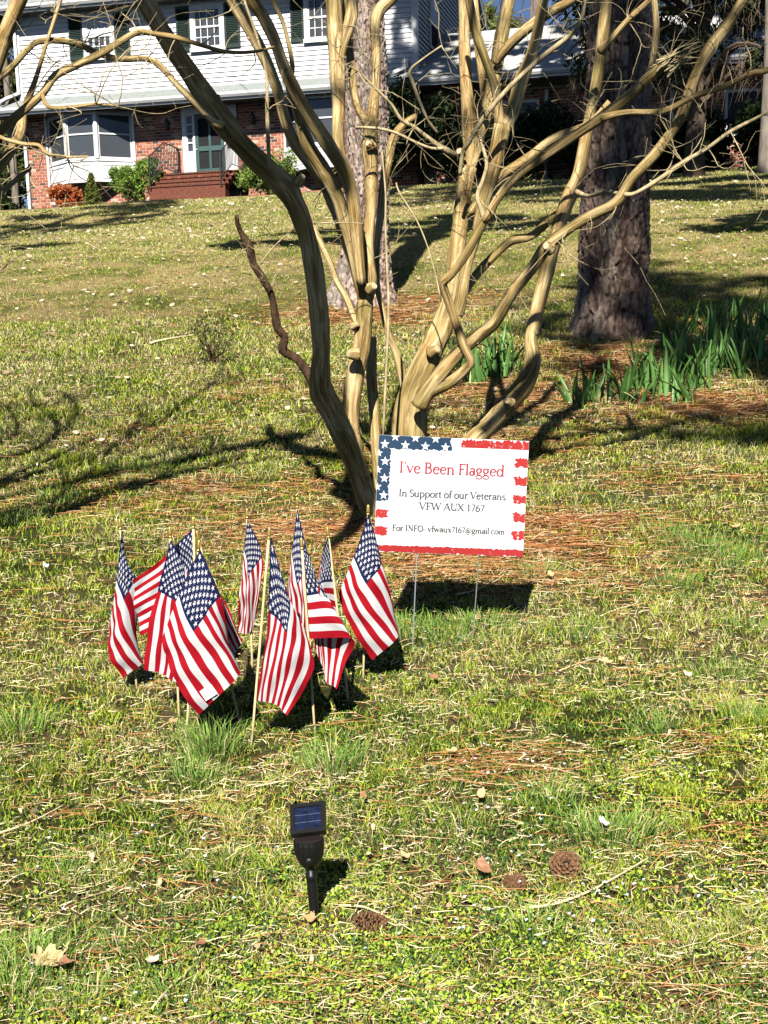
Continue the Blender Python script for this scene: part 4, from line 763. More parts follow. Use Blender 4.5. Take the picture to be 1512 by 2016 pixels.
# unseen pines, mostly added to shade the lawn, iris bed and wing
for i, (x_, y_, H, cz, rad, n_, lab) in enumerate([(9.5, 9., 27, (12, 27), 4.2, 26000, 'pine outside the frame at right, shading the upper lawn'), (13.5, 19., 28, (7, 28), 4.5, 36000, 'pine outside the frame far right, shading the brick wing'), (-8.7, 15., 22, (7, 22), 3.4, 30000, 'pine outside the frame at left, shading the left lawn'), (4.6, 28., 21, (9, 21), 4.6, 60000, 'unseen pine added behind the thick right-hand pine trunk to shade the wing'),
                                                  (2.6, -3.4, 18.5, (12.3, 18.5), 2.0, 9000, 'unseen pine added behind the camera, leaning to shade the iris bed'), (8.3, 27., 22, (9, 22), 4.2, 50000, 'unseen pine added just outside the right edge to shade the wing roof'), (12.5, 25., 22, (8, 22), 4.2, 40000, 'unseen pine added well outside the right edge to shade the wing'), (-.35, 29., 20, (9, 20), 2.7, 30000, 'unseen pine added behind the slimmer pine trunk to shade the house and wing')]):
    b = np.array([x_, y_, Gf(x_, y_)]); e = empty('pine_tree', b, lab, 'tree', 'tall pines on the lawn')
    ln_x = -.125 if i == 4 else 0.; bark_trunk('trunk', [(-.3, .36, 0, 0), (.5, .28, 0, 0), (H * .6, .18, ln_x * H * .6, 0), (H, .03, ln_x * H, 0)], 20 + i, .075, .1, (.12, .08, .06), (.28, .2, .16), e, nz=160, na=60); crown(e, cz[0], cz[1], rad, n_, 40 + i, (ln_x, 0), asp=.45 if i in (3, 5, 6) else .28 if i == 7 else .2)

# ------------------------------------------------------------------ trees behind and beside the house
def far_tree(name, pos, H, rad, n, c0, c1, label, seed, size=.22, z0=.15, conifer=True, trunk=.16, aspect=.35):
    e = empty(name, pos, label, 'tree'); rs = np.random.RandomState(seed); mb = MB(); mb.tube([(0, 0, -.3, trunk), (0, 0, H * .5, trunk * .7), (rs.randn() * .2, 0, H * .97, .02)], 8, 2, .06)
    cs, rd = [], []
    for i in range(46):
        f = (i + rs.rand()) / 46; z = H * (z0 + (1 - z0) * f); w_ = rad * ((1.0 - f * .88) if conifer else math.sqrt(max(.05, 1 - (2 * f - 1) ** 2))); a = rs.rand() * 6.28; l = w_ * (.35 + .6 * rs.rand())
        c = (math.cos(a) * l, math.sin(a) * l, z + rs.randn() * .15); cs.append(c); rd.append((w_ * .32 + .15, w_ * .32 + .15, .28 + w_ * .10)); mb.tube([(0, 0, z - .3 * l, .03), (*c, .008)], 4, 1, cap=False)
    part(mb, 'trunk', woodM, e); leaves('crown', cs, np.array(rd), n, size, c0, c1, e, seed=seed, clump=26, aspect=aspect, kind='stuff'); return e
hb = float(P0[2])
for i, (s, y, H, rad, lab, c0, c1) in enumerate([(-1.9, 2.2, 7.5, 1.7, 'dark green conifer at the left edge beside the house', (.025, .05, .015), (.17, .22, .05)), (-3.4, 4.5, 9.5, 2.2, 'taller conifer behind the left edge of the house', (.03, .055, .018), (.20, .24, .07)), (-.95, -.2, 1.9, .8, 'low evergreen bush at the left corner of the house', (.015, .03, .01), (.07, .10, .03)), (-3.2, .2, 5.0, 1.5, 'bushy evergreen at the far left of the lawn', (.02, .04, .012), (.12, .16, .04))]):
    p_ = hloc(s, y); p_[2] = hb - .1; far_tree('conifer', p_, H, rad, 9000, c0, c1, lab, 70 + i, .10, .03)
for i, (px_, Y_, H, rad, n_, kind, lab) in enumerate([(968, 72, 11.6, 3.4, 12000, 0, 'yellow-green pine crown behind the wing roof, left of the gap of sky'), (1052, 64, 19, 2.0, 1500, 1, 'bare grey trunk standing behind the wing roof'), (1020, 95, 12.5, 3.0, 5000, 0, 'distant green tree low behind the wing roof'), (1330, 66, 17, 4.6, 11000, 2, 'dark tree with bare branches behind the wing at right'), (1445, 70, 16, 5, 10000, 2, 'dark leafy tree behind the far right end of the wing'), (1240, 75, 18, 4, 8000, 2, 'dark tree hidden behind the big pine trunk'), (10, 62, 17, 3.4, 9000, 3, 'tall tree behind the left end of the house'), (-60, 58, 15, 4, 9000, 3, 'tree beyond the left edge behind the house')]):
    p_ = at(px_, 400, Y_); p_[2] = Gf(p_[0], p_[1]) - .2
    if kind == 1:
        e = empty('bare_tree', p_, lab, 'tree'); mb = MB(); mb.tube([(0, 0, 0, .42), (.1, 0, 8, .36), (0, 0, H, .22)], 10, 3, .08); part(mb, 'trunk', noise_mat('grey_trunk', [(.3, (.10, .08, .07)), (.7, (.24, .19, .16))], 6, (1, 1, .2), .9, .1, .5), e); tb = MB(); twiggy(tb, [(0, 0, z, .1) for z in np.linspace(4, H, 12)], 60, 4.5, rs, .3, 2, .03); part(tb, 'twigs', woodM, e, kind='stuff')
    else:
        c0, c1 = [((.06, .09, .02), (.25, .28, .07)), None, ((.012, .025, .01), (.07, .10, .03)), ((.05, .05, .025), (.22, .20, .10))][kind]; far_tree('background_tree', p_, H, rad, n_, c0, c1, lab, 90 + i, .26, .22, False, .25, .18)
# drooping dark tree in front of the wing at right
b = np.array(at(1365, 372, 33.)); b[2] = Gf(b[0], b[1]); e = empty('weeping_tree', b, 'dark weeping tree with drooping bare branches in front of the wing', 'tree'); mb = MB(); mb.smooth = True
mb.tube([(0, 0, -.2, .27), (0, 0, .7, .21), (.05, 0, 1.6, .17), (.1, 0, 3.0, .15), (.3, 0, 5.6, .10)], 12, 3, .08, seed=4); part(mb, 'trunk', woodM, e); tw = MB(); lm = MB(); rs = np.random.RandomState(77); cs = []
for i in range(64):
    a = rs.rand() * 6.28; l = 1.1 + 2.6 * rs.rand(); z = 1.9 + 3.6 * rs.rand(); ex, ey = math.cos(a) * l, math.sin(a) * l * .6
    pts = [(.08, 0, z - .5, .055), (ex * .35, ey * .35, z + .35, .04), (ex * .75, ey * .75, z + .25, .026), (ex, ey, z - .35, .012)]; lm.tube(pts, 6, 3, .1, cap=False); cs.append((ex * .8, ey * .8, z + .1))
    for _ in range(22):
        f = .35 + .65 * rs.rand(); q = np.array([ex * f, ey * f, z + .2 - .4 * max(0, f - .7)]) + rs.randn(3) * .12; d = np.array([rs.randn() * .35, rs.randn() * .3, -1.]) * (.35 + .7 * rs.rand()); tw.tube([(*q, .007), (*(q + d * .5 + rs.randn(3) * .08), .005), (*(q + d), .002)], 3, 2, cap=False)
part(lm, 'limbs', woodM, e); part(tw, 'twigs', woodM, e, kind='stuff'); leaves('foliage', cs, (.6, .5, .4), 15000, .06, (.010, .018, .008), (.045, .07, .022), e, seed=9, clump=20, kind='stuff')
# two slim trunks near the right edge and by the wing
for px_, py_, r_, Y_, lab in ((1503, 372, .13, 31., 'slim pale trunk cut by the right edge'), (80, 405, .10, 40., 'pale slim trunk beside the left downspout')):
    b = np.array(at(px_, py_, Y_)); b[2] = Gf(b[0], b[1])
    if px_ < 100: b = hloc(-.28, -.3); b[2] = Gf(b[0], b[1])
    e = empty('slim_tree', b, lab, 'tree'); mb = MB(); mb.smooth = True; mb.tube([(0, 0, -.2, r_ * 1.2), (.02, 0, 2, r_), (-.05, .1, 5.5, r_ * .8), (.05, .1, 9, r_ * .4)], 10, 4, .08, seed=3); part(mb, 'trunk', noise_mat('pale_bark', [(.3, (.09, .075, .06)), (.7, (.22, .19, .155))], 9, (1, 1, .25), .9, .1, .5), e)
    tw = MB(); twiggy(tw, [(0, 0, z, .02) for z in np.linspace(4, 9, 10)], 24, 1.6, rs, .3, 2, .012); part(tw, 'twigs', woodM, e, kind='stuff')
# small twiggy shrub on the lawn
b = gp(420, 718); e = empty('twiggy_shrub', b, 'small sparse twiggy shrub standing alone on the left lawn', 'shrub'); mb = MB(); cs = []; rs = np.random.RandomState(12)
for _ in range(9):
    d = rs.randn(3) * .25; d[2] = .8; q = np.zeros(3); pts = [(0, 0, -.02, .006)]
    for j in range(5): q = q + d * .085 + rs.randn(3) * .018; pts.append((*q, .0055 - .0009 * j)); cs.append(q.copy()) if j > 1 else None
    mb.tube(pts, 5, 2, cap=False); twiggy(mb, pts, 4, .16, rs, .3, 1, .003)
part(mb, 'stems', deadM, e); leaves('leaves', cs, (.07, .07, .05), 420, .013, (.06, .07, .02), (.20, .22, .07), e, seed=2, clump=6, kind='stuff')

# ------------------------------------------------------------------ iris clumps
def sword(L_, w_, bend, fold, seed):
    rs = np.random.RandomState(seed); n = 7; vs = []; fs = []
    for i in range(n + 1):
        f = i / n; wd = w_ * (1 - f ** 2.6) * (.75 + .25 * math.sin(min(1, f * 2) * 1.57)); x_ = bend * L_ * f ** 2.2; z_ = L_ * (f - .35 * abs(bend) * f ** 3)
        vs += [(x_, -wd / 2, z_), (x_ + fold * w_, 0, z_), (x_, wd / 2, z_)]
        if i: a = 3 * (i - 1); fs += [(a, a + 1, a + 4, a + 3), (a + 1, a + 2, a + 5, a + 4)]
    me = bpy.data.meshes.new('leaf'); me.from_pydata(vs, [], fs); me.polygons.foreach_set('use_smooth', [True] * len(fs)); me.materials.append(irisM if seed != 5 else paleIris); return me
irisM = noise_mat('iris_leaf', [(.3, (.035, .095, .02)), (.7, (.12, .25, .05))], 12, (1, 1, .2), .45, .35, rand=.3); paleIris = noise_mat('dry_iris_leaf', [(.3, (.25, .26, .08)), (.7, (.55, .48, .25))], 12, (1, 1, .2), .6, .2)
SW = [sword(.33, .040, .20, .25, 1), sword(.28, .042, .42, .25, 2), sword(.36, .038, .10, .25, 3), sword(.27, .034, .75, .2, 4), sword(.26, .022, 1.15, .2, 5), sword(.30, .034, .25, .25, 6)]
IR = [(1135, 800), (1158, 790), (1200, 785), (1262, 762), (1290, 750), (1312, 778), (1345, 792), (1322, 735), (1368, 768), (1392, 738), (1352, 712), (1412, 735), (1440, 705), (1388, 690), (1462, 742), (1492, 705), (1425, 668), (1350, 655), (1392, 648), (1468, 668), (1505, 660), (1440, 645), (1330, 690), (1235, 795), (940, 752), (962, 745), (992, 738), (975, 725), (1008, 728), (918, 748)]
WHERE = ['left end of the bed', 'centre of the bed', 'right part of the bed', 'clump beside the leaning stem']
rs = np.random.RandomState(31); SEEN = {}; NTH = ['leftmost', 'second from the left', 'third from the left', 'fourth from the left', 'fifth from the left', 'sixth from the left', 'seventh from the left', 'eighth from the left']
for i, (a, b) in enumerate(sorted(IR)):
    c = gp(a, b); reg = 'in the small group left of the leaning stem' if a < 1050 else 'at the near left end of the iris bed' if a < 1280 else 'at the far side of the iris bed' if b < 700 else 'in the dense middle of the iris bed' if a < 1420 else 'near the right edge of the iris bed'
    SEEN[reg] = SEEN.get(reg, -1) + 1; e = empty('iris_clump', c, 'green iris clump, ' + NTH[SEEN[reg]] + ' ' + reg, 'plant', 'iris clumps beside the big pine', rz=rs.rand() * 6.28); sc = .88 + .3 * rs.rand()
    for k in range(rs.randint(14, 20)):
        o = bpy.data.objects.new('leaf', SW[4] if rs.rand() < .16 else SW[[0, 1, 2, 3, 5][rs.randint(5)]]); ang = rs.rand() * 6.28
        o.location = (rs.randn() * .055, rs.randn() * .055, -.015); o.rotation_euler = (rs.randn() * .18, rs.randn() * .24, ang); s_ = sc * (.6 + .5 * rs.rand()); o.scale = (s_, s_, s_); put(o, parent=e)

# ------------------------------------------------------------------ stick flags
m, t, p = base_mat('flag_cloth', .75, .12); L = t.links.new
def mth(op, a, b=None, c=None):
    n = node(t, 'ShaderNodeMath', operation=op)
    for i, q in enumerate((a, b, c)):
        if q is None: continue
        if isinstance(q, (int, float)): n.inputs[i].default_value = q
        else: L(q, n.inputs[i])
    return n.outputs[0]
uv = node(t, 'ShaderNodeUVMap', uv_map='UVMap'); sp = node(t, 'ShaderNodeSeparateXYZ'); L(uv.outputs[0], sp.inputs[0]); fu, fv = sp.outputs[0], sp.outputs[1]
stripe = mth('LESS_THAN', mth('MODULO', mth('FLOOR', mth('MULTIPLY', fv, 13.)), 2.), .5)
inC = mth('MULTIPLY', mth('LESS_THAN', fu, .4), mth('LESS_THAN', fv, 7 / 13.))
gx = mth('MULTIPLY', fu, 12 / .4); gy = mth('MULTIPLY', fv, 10 / (7 / 13.))
def lattice(off, x0, x1, y0, y1):
    lx = mth('MULTIPLY', mth('SUBTRACT', mth('MODULO', mth('ADD', gx, off), 2.), 1.), .93); ly = mth('MULTIPLY', mth('SUBTRACT', mth('MODULO', mth('ADD', gy, off), 2.), 1.), -1.)
    r_ = mth('SQRT', mth('ADD', mth('MULTIPLY', lx, lx), mth('MULTIPLY', ly, ly))); a_ = mth('ARCTAN2', lx, ly)
    a2 = mth('ABSOLUTE', mth('SUBTRACT', mth('MODULO', mth('ADD', a_, math.pi * 2 + math.pi / 5), 2 * math.pi / 5), math.pi / 5))
    d = mth('MULTIPLY', r_, mth('ADD', mth('MULTIPLY', mth('COSINE', a2), .2245), mth('MULTIPLY', mth('SINE', a2), .691)))
    s_ = mth('LESS_THAN', d, .2245 * .64)
    for q, lo, hi in ((gx, x0, x1), (gy, y0, y1)): s_ = mth('MULTIPLY', s_, mth('MULTIPLY', mth('GREATER_THAN', q, lo), mth('LESS_THAN', q, hi)))
    return s_
star = mth('MAXIMUM', lattice(0., 0, 12, 0, 10), lattice(1., 1, 11, 1, 9))
def mixn(f, a, b):
    n = node(t, 'ShaderNodeMix', data_type='RGBA'); L(f, n.inputs[0])
    for i, q in ((6, a), (7, b)):
        if isinstance(q, tuple): n.inputs[i].default_value = (*q, 1)
        else: L(q, n.inputs[i])
    return n.outputs[2]
WH = (.52, .515, .51); col = mixn(inC, mixn(stripe, WH, (.29, .004, .011)), mixn(star, (.004, .008, .044), WH))
tc = node(t, 'ShaderNodeTexCoord'); wv = node(t, 'ShaderNodeTexNoise'); wv.inputs['Scale'].default_value = 900; L(tc.outputs['Object'], wv.inputs['Vector']); bb = node(t, 'ShaderNodeBump'); bb.inputs['Strength'].default_value = .15; bb.inputs['Distance'].default_value = .001; L(wv.outputs['Fac'], bb.inputs['Height']); L(bb.outputs[0], p.inputs['Normal'])
L(col, p.inputs['Base Color']); tr = node(t, 'ShaderNodeBsdfTranslucent'); L(col, tr.inputs[0]); mx = node(t, 'ShaderNodeMixShader'); mx.inputs[0].default_value = .22; L(p.outputs[0], mx.inputs[1]); L(tr.outputs[0], mx.inputs[2]); L(mx.outputs[0], t.nodes['Material Output'].inputs[0])
clothM = m
stickM = noise_mat('pale_wood', [(.3, (.50, .36, .17)), (.7, (.68, .53, .30))], 30, (1, 1, .1), .6, .2); goldM = noise_mat('gold_tip', [(.3, (.38, .25, .05)), (.7, (.58, .42, .12))], 40, rough=.3, spec=.5, metal=.75)

def catmull(P_, ts):
    """P_: n x ... control values at uniform knots, ts in 0..1"""
    n = len(P_); out = []
    for f in ts:
        x_ = min(f * (n - 1), n - 1 - 1e-9); i = int(x_); h_ = x_ - i; b, c = P_[i], P_[i + 1]; a = P_[i - 1] if i else 2 * b - c; d = P_[i + 2] if i + 2 < n else 2 * c - b
        out.append(.5 * ((2 * b) + (-a + c) * h_ + (2 * a - 5 * b + 4 * c - d) * h_ * h_ + (-a + 3 * b - 3 * c + d) * h_ ** 3))
    return np.array(out)
def flag(tip, foot, grid, label, seed, lean=0., tag=False, foot_y=None):
    """grid[row v][col u] = (px, py, cm towards (-) or behind (+) the stick)"""
    b = gp(*foot); Y0 = b[1]; T = at(tip[0], tip[1], Y0 + lean); e = empty('stick_flag', b, label, 'flag', 'stick flags standing in the lawn'); ax = (T - b) / np.linalg.norm(T - b)
    mb = MB(); mb.smooth = True; S0 = -.06; Ls = np.linalg.norm(T - b); mb.tube([(*(ax * S0), .0042), (*(ax * Ls * .5), .0042), (*(ax * (Ls - .03)), .0042)], 10, 2); part(mb, 'stick', stickM, e)
    mb = MB(); mb.smooth = True; mb.tube([(*(ax * (Ls - d)), r_) for d, r_ in ((.040, .0058), (.034, .0062), (.033, .0048), (.031, .0048), (.030, .0068), (.026, .0070), (.016, .0064), (.006, .0052), (.001, .0036), (0, .001))], 12, 1); part(mb, 'spear_tip', goldM, e)
    Gd = np.array([[at(q[0], q[1], Y0 + lean * .6 + q[2] * .01) - b for q in row] for row in grid]); nu, nv = 44, 30; us = np.linspace(0, 1, nu); vs_ = np.linspace(0, 1, nv)
    rows = np.array([catmull(r_, us) for r_ in Gd]); S = catmull(rows, vs_)      # nv x nu x 3
    rs = np.random.RandomState(seed); U, Vv = np.meshgrid(us, vs_); ph = rs.rand(6) * 6.28
    rip = (.007 * np.sin(7 * U + 4 * Vv + ph[0]) + .006 * np.sin(11 * Vv - 5 * U + ph[1]) + .003 * np.sin(18 * U + 14 * Vv + ph[2]) + .0016 * np.sin(33 * Vv - 21 * U + ph[3])) * np.clip(U * 4, 0, 1); S[:, :, 1] += rip; S[:, :, 0] += .35 * rip
    idx = np.arange(nu * nv).reshape(nv, nu); fs = np.stack([idx[:-1, :-1], idx[1:, :-1], idx[1:, 1:], idx[:-1, 1:]], -1).reshape(-1, 4)
    me = bpy.data.meshes.new('cloth'); me.from_pydata([tuple(q) for q in S.reshape(-1, 3)], [], [tuple(int(k) for k in f) for f in fs]); uvl = me.uv_layers.new(name='UVMap'); UV = np.stack([U, Vv], -1).reshape(-1, 2)
    uvl.data.foreach_set('uv', UV[fs.reshape(-1)].reshape(-1)); me.polygons.foreach_set('use_smooth', [True] * len(fs)); me.materials.append(clothM); me.update(); put(bpy.data.objects.new('cloth', me), parent=e)
    # hem along the fly end
    if tag:
        i0, j0 = int(.76 * nv), int(.90 * nu); o_ = S[i0, j0]; du = S[i0, j0 + 2] - S[i0, j0 - 2]; du /= np.linalg.norm(du); dv = S[i0 + 2, j0] - S[i0 - 2, j0]; dv -= du * (dv @ du); dv /= np.linalg.norm(dv); nn = np.cross(du, dv); nn = nn if nn[1] < 0 else -nn
        mb = MB(); w_, h_ = .019, .022
        c = [o_ + nn * .006 + du * a_ * w_ + dv * b_ * h_ for a_, b_ in ((-1, -1), (1, -1), (1, 1), (-1, 1))]; mb.add(c + [q - nn * .0012 for q in c], [(0, 1, 2, 3), (7, 6, 5, 4), (0, 4, 5, 1), (1, 5, 6, 2), (2, 6, 7, 3), (3, 7, 4, 0)])
        tg = part(mb, 'paper_tag', white, e); mb = MB()
        for k in range(7):
            f = -.55 + k * .17; c = [o_ + nn * .0066 + du * (f + q * .05) * w_ + dv * g_ * h_ for q, g_ in ((-1, -.55), (1, -.55), (1, .55), (-1, .55))]; mb.add(c, [(0, 1, 2, 3)])
        part(mb, 'printed_lines', plain('print_grey', (.25, .25, .26)), tg)
    return e
flag((380, 1017), (392, 1400), [[(381, 1040, 1), (330, 1090, 4), (262, 1142, 6)], [(384, 1110, 1), (335, 1155, 5), (268, 1195, 8)], [(387, 1195, 1), (340, 1222, 4), (276, 1252, 6)]], 'stick flag in the left cluster at the back, its dark folded stars facing the shade', 1)
flag((235, 1021), (270, 1360), [[(239, 1041, -1), (260, 1165, 3), (258, 1298, 5)], [(234, 1100, -4), (268, 1158, -3), (268, 1300, 3)], [(226, 1168, -6), (235, 1226, -9), (281, 1306, -4)], [(216, 1226, -5), (214, 1288, -7), (240, 1335, -5)]], 'leftmost stick flag, hanging with stars above diagonal stripes', 2)
flag((387, 1044), (471, 1419), [[(392, 1066, 1), (430, 1166, 2), (479, 1262, 1)], [(411, 1150, 1), (432, 1215, 3), (464, 1288, 2)], [(429, 1232, 1), (440, 1275, 2), (452, 1318, 3)]], 'stick flag mostly hidden behind the front left flag, only its edge showing at right', 3)
flag((334, 1036), (353, 1417), [[(336, 1062, -1), (301, 1190, -3), (284, 1318, -2)], [(352, 1092, -3), (341, 1202, -6), (320, 1330, -4)], [(370, 1130, -2), (378, 1226, -4), (352, 1345, -3)], [(388, 1172, -1), (405, 1250, -2), (388, 1352, -2)]], 'stick flag second from the left, its stripes hanging straight down', 4)
flag((392, 1062), (366, 1464), [[(394, 1080, -1), (442, 1198, -5), (448, 1316, 1)], [(367, 1136, -6), (414, 1232, -11), (475, 1325, -5)], [(342, 1196, -9), (374, 1280, -13), (435, 1366, -9)], [(318, 1258, -10), (336, 1328, -11), (393, 1407, -8)]], 'large front left stick flag with a white paper tag on its stripes', 5, tag=True)
flag((486, 1000), (497, 1323), [[(487, 1020, -1), (518, 1112, -3), (506, 1216, -1)], [(481, 1078, -2), (493, 1152, -5), (487, 1248, -3)], [(475, 1142, -2), (470, 1200, -4), (467, 1240, -2)]], 'stick flag just left of centre at the back of the cluster, narrow folds', 6)
flag((585, 978), (592, 1372), [[(585, 998, -1), (611, 1132, -3), (613, 1246, -1)], [(575, 1082, -2), (590, 1168, -5), (594, 1266, -3)], [(567, 1152, -2), (565, 1206, -4), (571, 1256, -2)]], 'tallest stick flag in the middle of the right cluster', 7)
flag((644, 1037), (686, 1382), [[(646, 1057, -1), (634, 1092, -2), (629, 1128, 1), (640, 1178, 3)], [(656, 1139, 0), (632, 1146, -4), (640, 1188, -1), (660, 1215, 2)], [(667, 1222, 0), (652, 1212, -3), (666, 1228, 0), (676, 1242, 2)]], 'stick flag leaning left, second from the right', 8)
flag((593, 1058), (620, 1442), [[(594, 1076, 1), (607, 1100, 1), (612, 1150, 4), (620, 1275, 4)], [(600, 1166, 1), (642, 1168, 0), (634, 1235, 5), (640, 1335, 4)], [(607, 1257, 1), (695, 1259, 0), (682, 1302, 4), (664, 1357, 3)]], 'stick flag whose stripes hang level right of its own stick', 9)
flag((531, 1037), (495, 1470), [[(533, 1056, 1), (526, 1236, 1), (504, 1378, 1)], [(569, 1176, 0), (561, 1262, -5), (535, 1386, -2)], [(604, 1246, 1), (617, 1312, -2), (567, 1408, -2)]], 'front centre stick flag with a curled lower corner', 10)
flag((725, 993), (715, 1337), [[(725, 1011, -1), (757, 1122, -1), (766, 1236, 3)], [(708, 1064, -4), (755, 1136, -7), (784, 1240, 0)], [(688, 1118, -7), (714, 1184, -12), (778, 1262, -7)], [(667, 1168, -7), (683, 1224, -9), (733, 1299, -6)]], 'rightmost stick flag beside the white sign', 11)

# ------------------------------------------------------------------ yard sign
f0, f1 = gp(812, 1283), gp(930, 1266); SY = (f0[1] + f1[1]) / 2
TL, TR, BL_, BR = [at(a, b, SY) for a, b in ((745, 855), (1043, 868), (735, 1086), (1030, 1097))]
sign = empty('yard_sign', (f0 + f1) / 2, 'white yard sign with printed flag border and lettering on wire legs', 'sign'); so_ = (f0 + f1) / 2
def SS(a, v, off=0.):
    """a across, v down, off towards the viewer"""
    q = (TL * (1 - a) + TR * a) * (1 - v) + (BL_ * (1 - a) + BR * a) * v; bow = .010 * math.sin(math.pi * a) * (1 - .5 * v) + .006 * math.sin(5 * a + 2 * v)
    return q + np.array([0, -off - bow, 0]) - so_
def sheet(mb, a0, a1, v0, v1, off, na=1, nv=1, jag=0., rs=None, sides='tblr'):
    P_ = np.zeros((nv + 1, na + 1, 2))
    for i in range(nv + 1):
        for j in range(na + 1): P_[i, j] = (a0 + (a1 - a0) * j / na, v0 + (v1 - v0) * i / nv)
    if jag:
        if 't' in sides: P_[0, :, 1] += rs.randn(na + 1) * jag
        if 'b' in sides: P_[-1, :, 1] += rs.randn(na + 1) * jag
        if 'l' in sides: P_[:, 0, 0] += rs.randn(nv + 1) * jag
        if 'r' in sides: P_[:, -1, 0] += rs.randn(nv + 1) * jag
    P_ = np.clip(P_, .003, .997)
    mb.add([SS(*q, off) for q in P_.reshape(-1, 2)], [(i * (na + 1) + j, (i + 1) * (na + 1) + j, (i + 1) * (na + 1) + j + 1, i * (na + 1) + j + 1) for i in range(nv) for j in range(na)])
signW = plain('sign_white', (.55, .55, .55), .45, .3, .02, 3)
mb = MB(); NA = 24
for off in (0, -.004): sheet(mb, 0.003, .997, 0.003, .997, off, NA, 8)
n0 = (NA + 1) * 9; ed = [j for j in range(NA + 1)] + [i * (NA + 1) + NA for i in range(1, 9)] + [8 * (NA + 1) + j for j in range(NA - 1, -1, -1)] + [i * (NA + 1) for i in range(7, 0, -1)]
mb.f += [(ed[k], ed[(k + 1) % len(ed)], ed[(k + 1) % len(ed)] + n0, ed[k] + n0) for k in range(len(ed))]; mb.m += [0] * len(ed)
board = part(mb, 'panel', signW, sign)
def printed(name, c, thr):
    m, t, p = base_mat(name, .5, .25); L = t.links.new; tc = node(t, 'ShaderNodeTexCoord'); nz = node(t, 'ShaderNodeTexNoise'); nz.inputs['Scale'].default_value = 55; nz.inputs['Detail'].default_value = 8; nz.inputs['Roughness'].default_value = .7; L(tc.outputs['Object'], nz.inputs['Vector'])
    r = ramp(t, [(thr, c), (thr + .04, (.55, .55, .55))]); L(nz.outputs['Fac'], r.inputs[0]); L(r.outputs[0], p.inputs['Base Color']); return m
navyP = printed('printed_navy', (.007, .028, .060), .66); redP = printed('printed_red', (.29, .018, .016), .60); redS = printed('printed_red_solid', (.26, .015, .014), .64)
rs = np.random.RandomState(3); OF = .0012
mb = MB(); sheet(mb, .004, .484, .004, .113, OF, 46, 4, .005, rs, 'br'); sheet(mb, .004, .085, .1132, .555, OF, 6, 40, .004, rs, 'rb'); part(mb, 'navy_border', navyP, board)
mb = MB(); sheet(mb, .004, .997, .937, .994, OF, 80, 2, .004, rs, 'tb'); part(mb, 'red_band', redS, board)
mb = MB(); sheet(mb, .545, .996, .012, .078, OF, 46, 2, .008, rs, 'tl'); part(mb, 'red_band', redP, board)
for v0 in (.155, .31, .465, .62, .775): mb = MB(); sheet(mb, .915, .996, v0, v0 + .072, OF, 8, 7, .006, rs, 'tbl'); part(mb, 'red_stripe', redP, board)
for v0 in (.63, .78): mb = MB(); sheet(mb, .004, .083, v0, v0 + .072, OF, 8, 7, .006, rs, 'tbr'); part(mb, 'red_stripe', redP, board)
AR = np.linalg.norm(TR - TL) / np.linalg.norm(BL_ - TL); starP = plain('printed_white', (.55, .55, .55), .5, .25, .02)
mb = MB()
for a, v, r_, lo in [(.045, .078, .042, 0), (.180, .080, .042, 0), (.312, .083, .042, 0), (.445, .084, .042, 0), (.112, .014, .042, 0), (.245, .016, .042, 0), (.378, .016, .042, 0), (.052, .222, .042, 0), (.052, .366, .042, 0), (.052, .510, .042, 0), (.008, .155, .036, 1), (.008, .295, .036, 1), (.008, .44, .036, 1)]:
    ps = []
    for k in range(10):
        q = r_ * (1 if k % 2 == 0 else .40); an = math.pi / 5 * k; ps.append((min(max(a + math.sin(an) * q / AR, .004), .99), max(v - math.cos(an) * q, .005)))
    n = len(mb.v); mb.v += [tuple(SS(a, max(v, .006), OF + .0006))] + [tuple(SS(*q, OF + .0006)) for q in ps]; mb.f += [(n, n + 1 + (k + 1) % 10, n + 1 + k) for k in range(10)]; mb.m += [0] * 10
part(mb, 'printed_stars', starP, board)
# serif lettering built from strokes
TH, TN = .135, .072
def arc(cx, cy, rx, ry, a0, a1, thin=False):
    n = max(6, int(abs(a1 - a0) / 22)); ps = []; ws = []
    for k in range(n + 1):
        a = R(a0 + (a1 - a0) * k / n); ps.append((cx + rx * math.cos(a), cy + ry * math.sin(a))); ws.append(TN if thin else TN + (TH - TN) * abs(math.cos(a)) ** 1.3)
    return ps, ws
def ln_(x0, y0, x1, y1, w=TH): return [(x0, y0), (x1, y1)], [w, w]
def sf(x, y, h=.12): return ln_(x - h, y, x + h, y, TN)
def stem(x, y0, y1, b=1, tp=1, w=TH):
    o = [ln_(x, y0, x, y1, w)]
    if b: o.append(sf(x, y0 + .02))
    if tp == 1: o.append(sf(x, y1 - .02))
    if tp == 2: o.append(ln_(x - .12, y1 - .05, x, y1 - .01, TN))
    return o
XH = .64
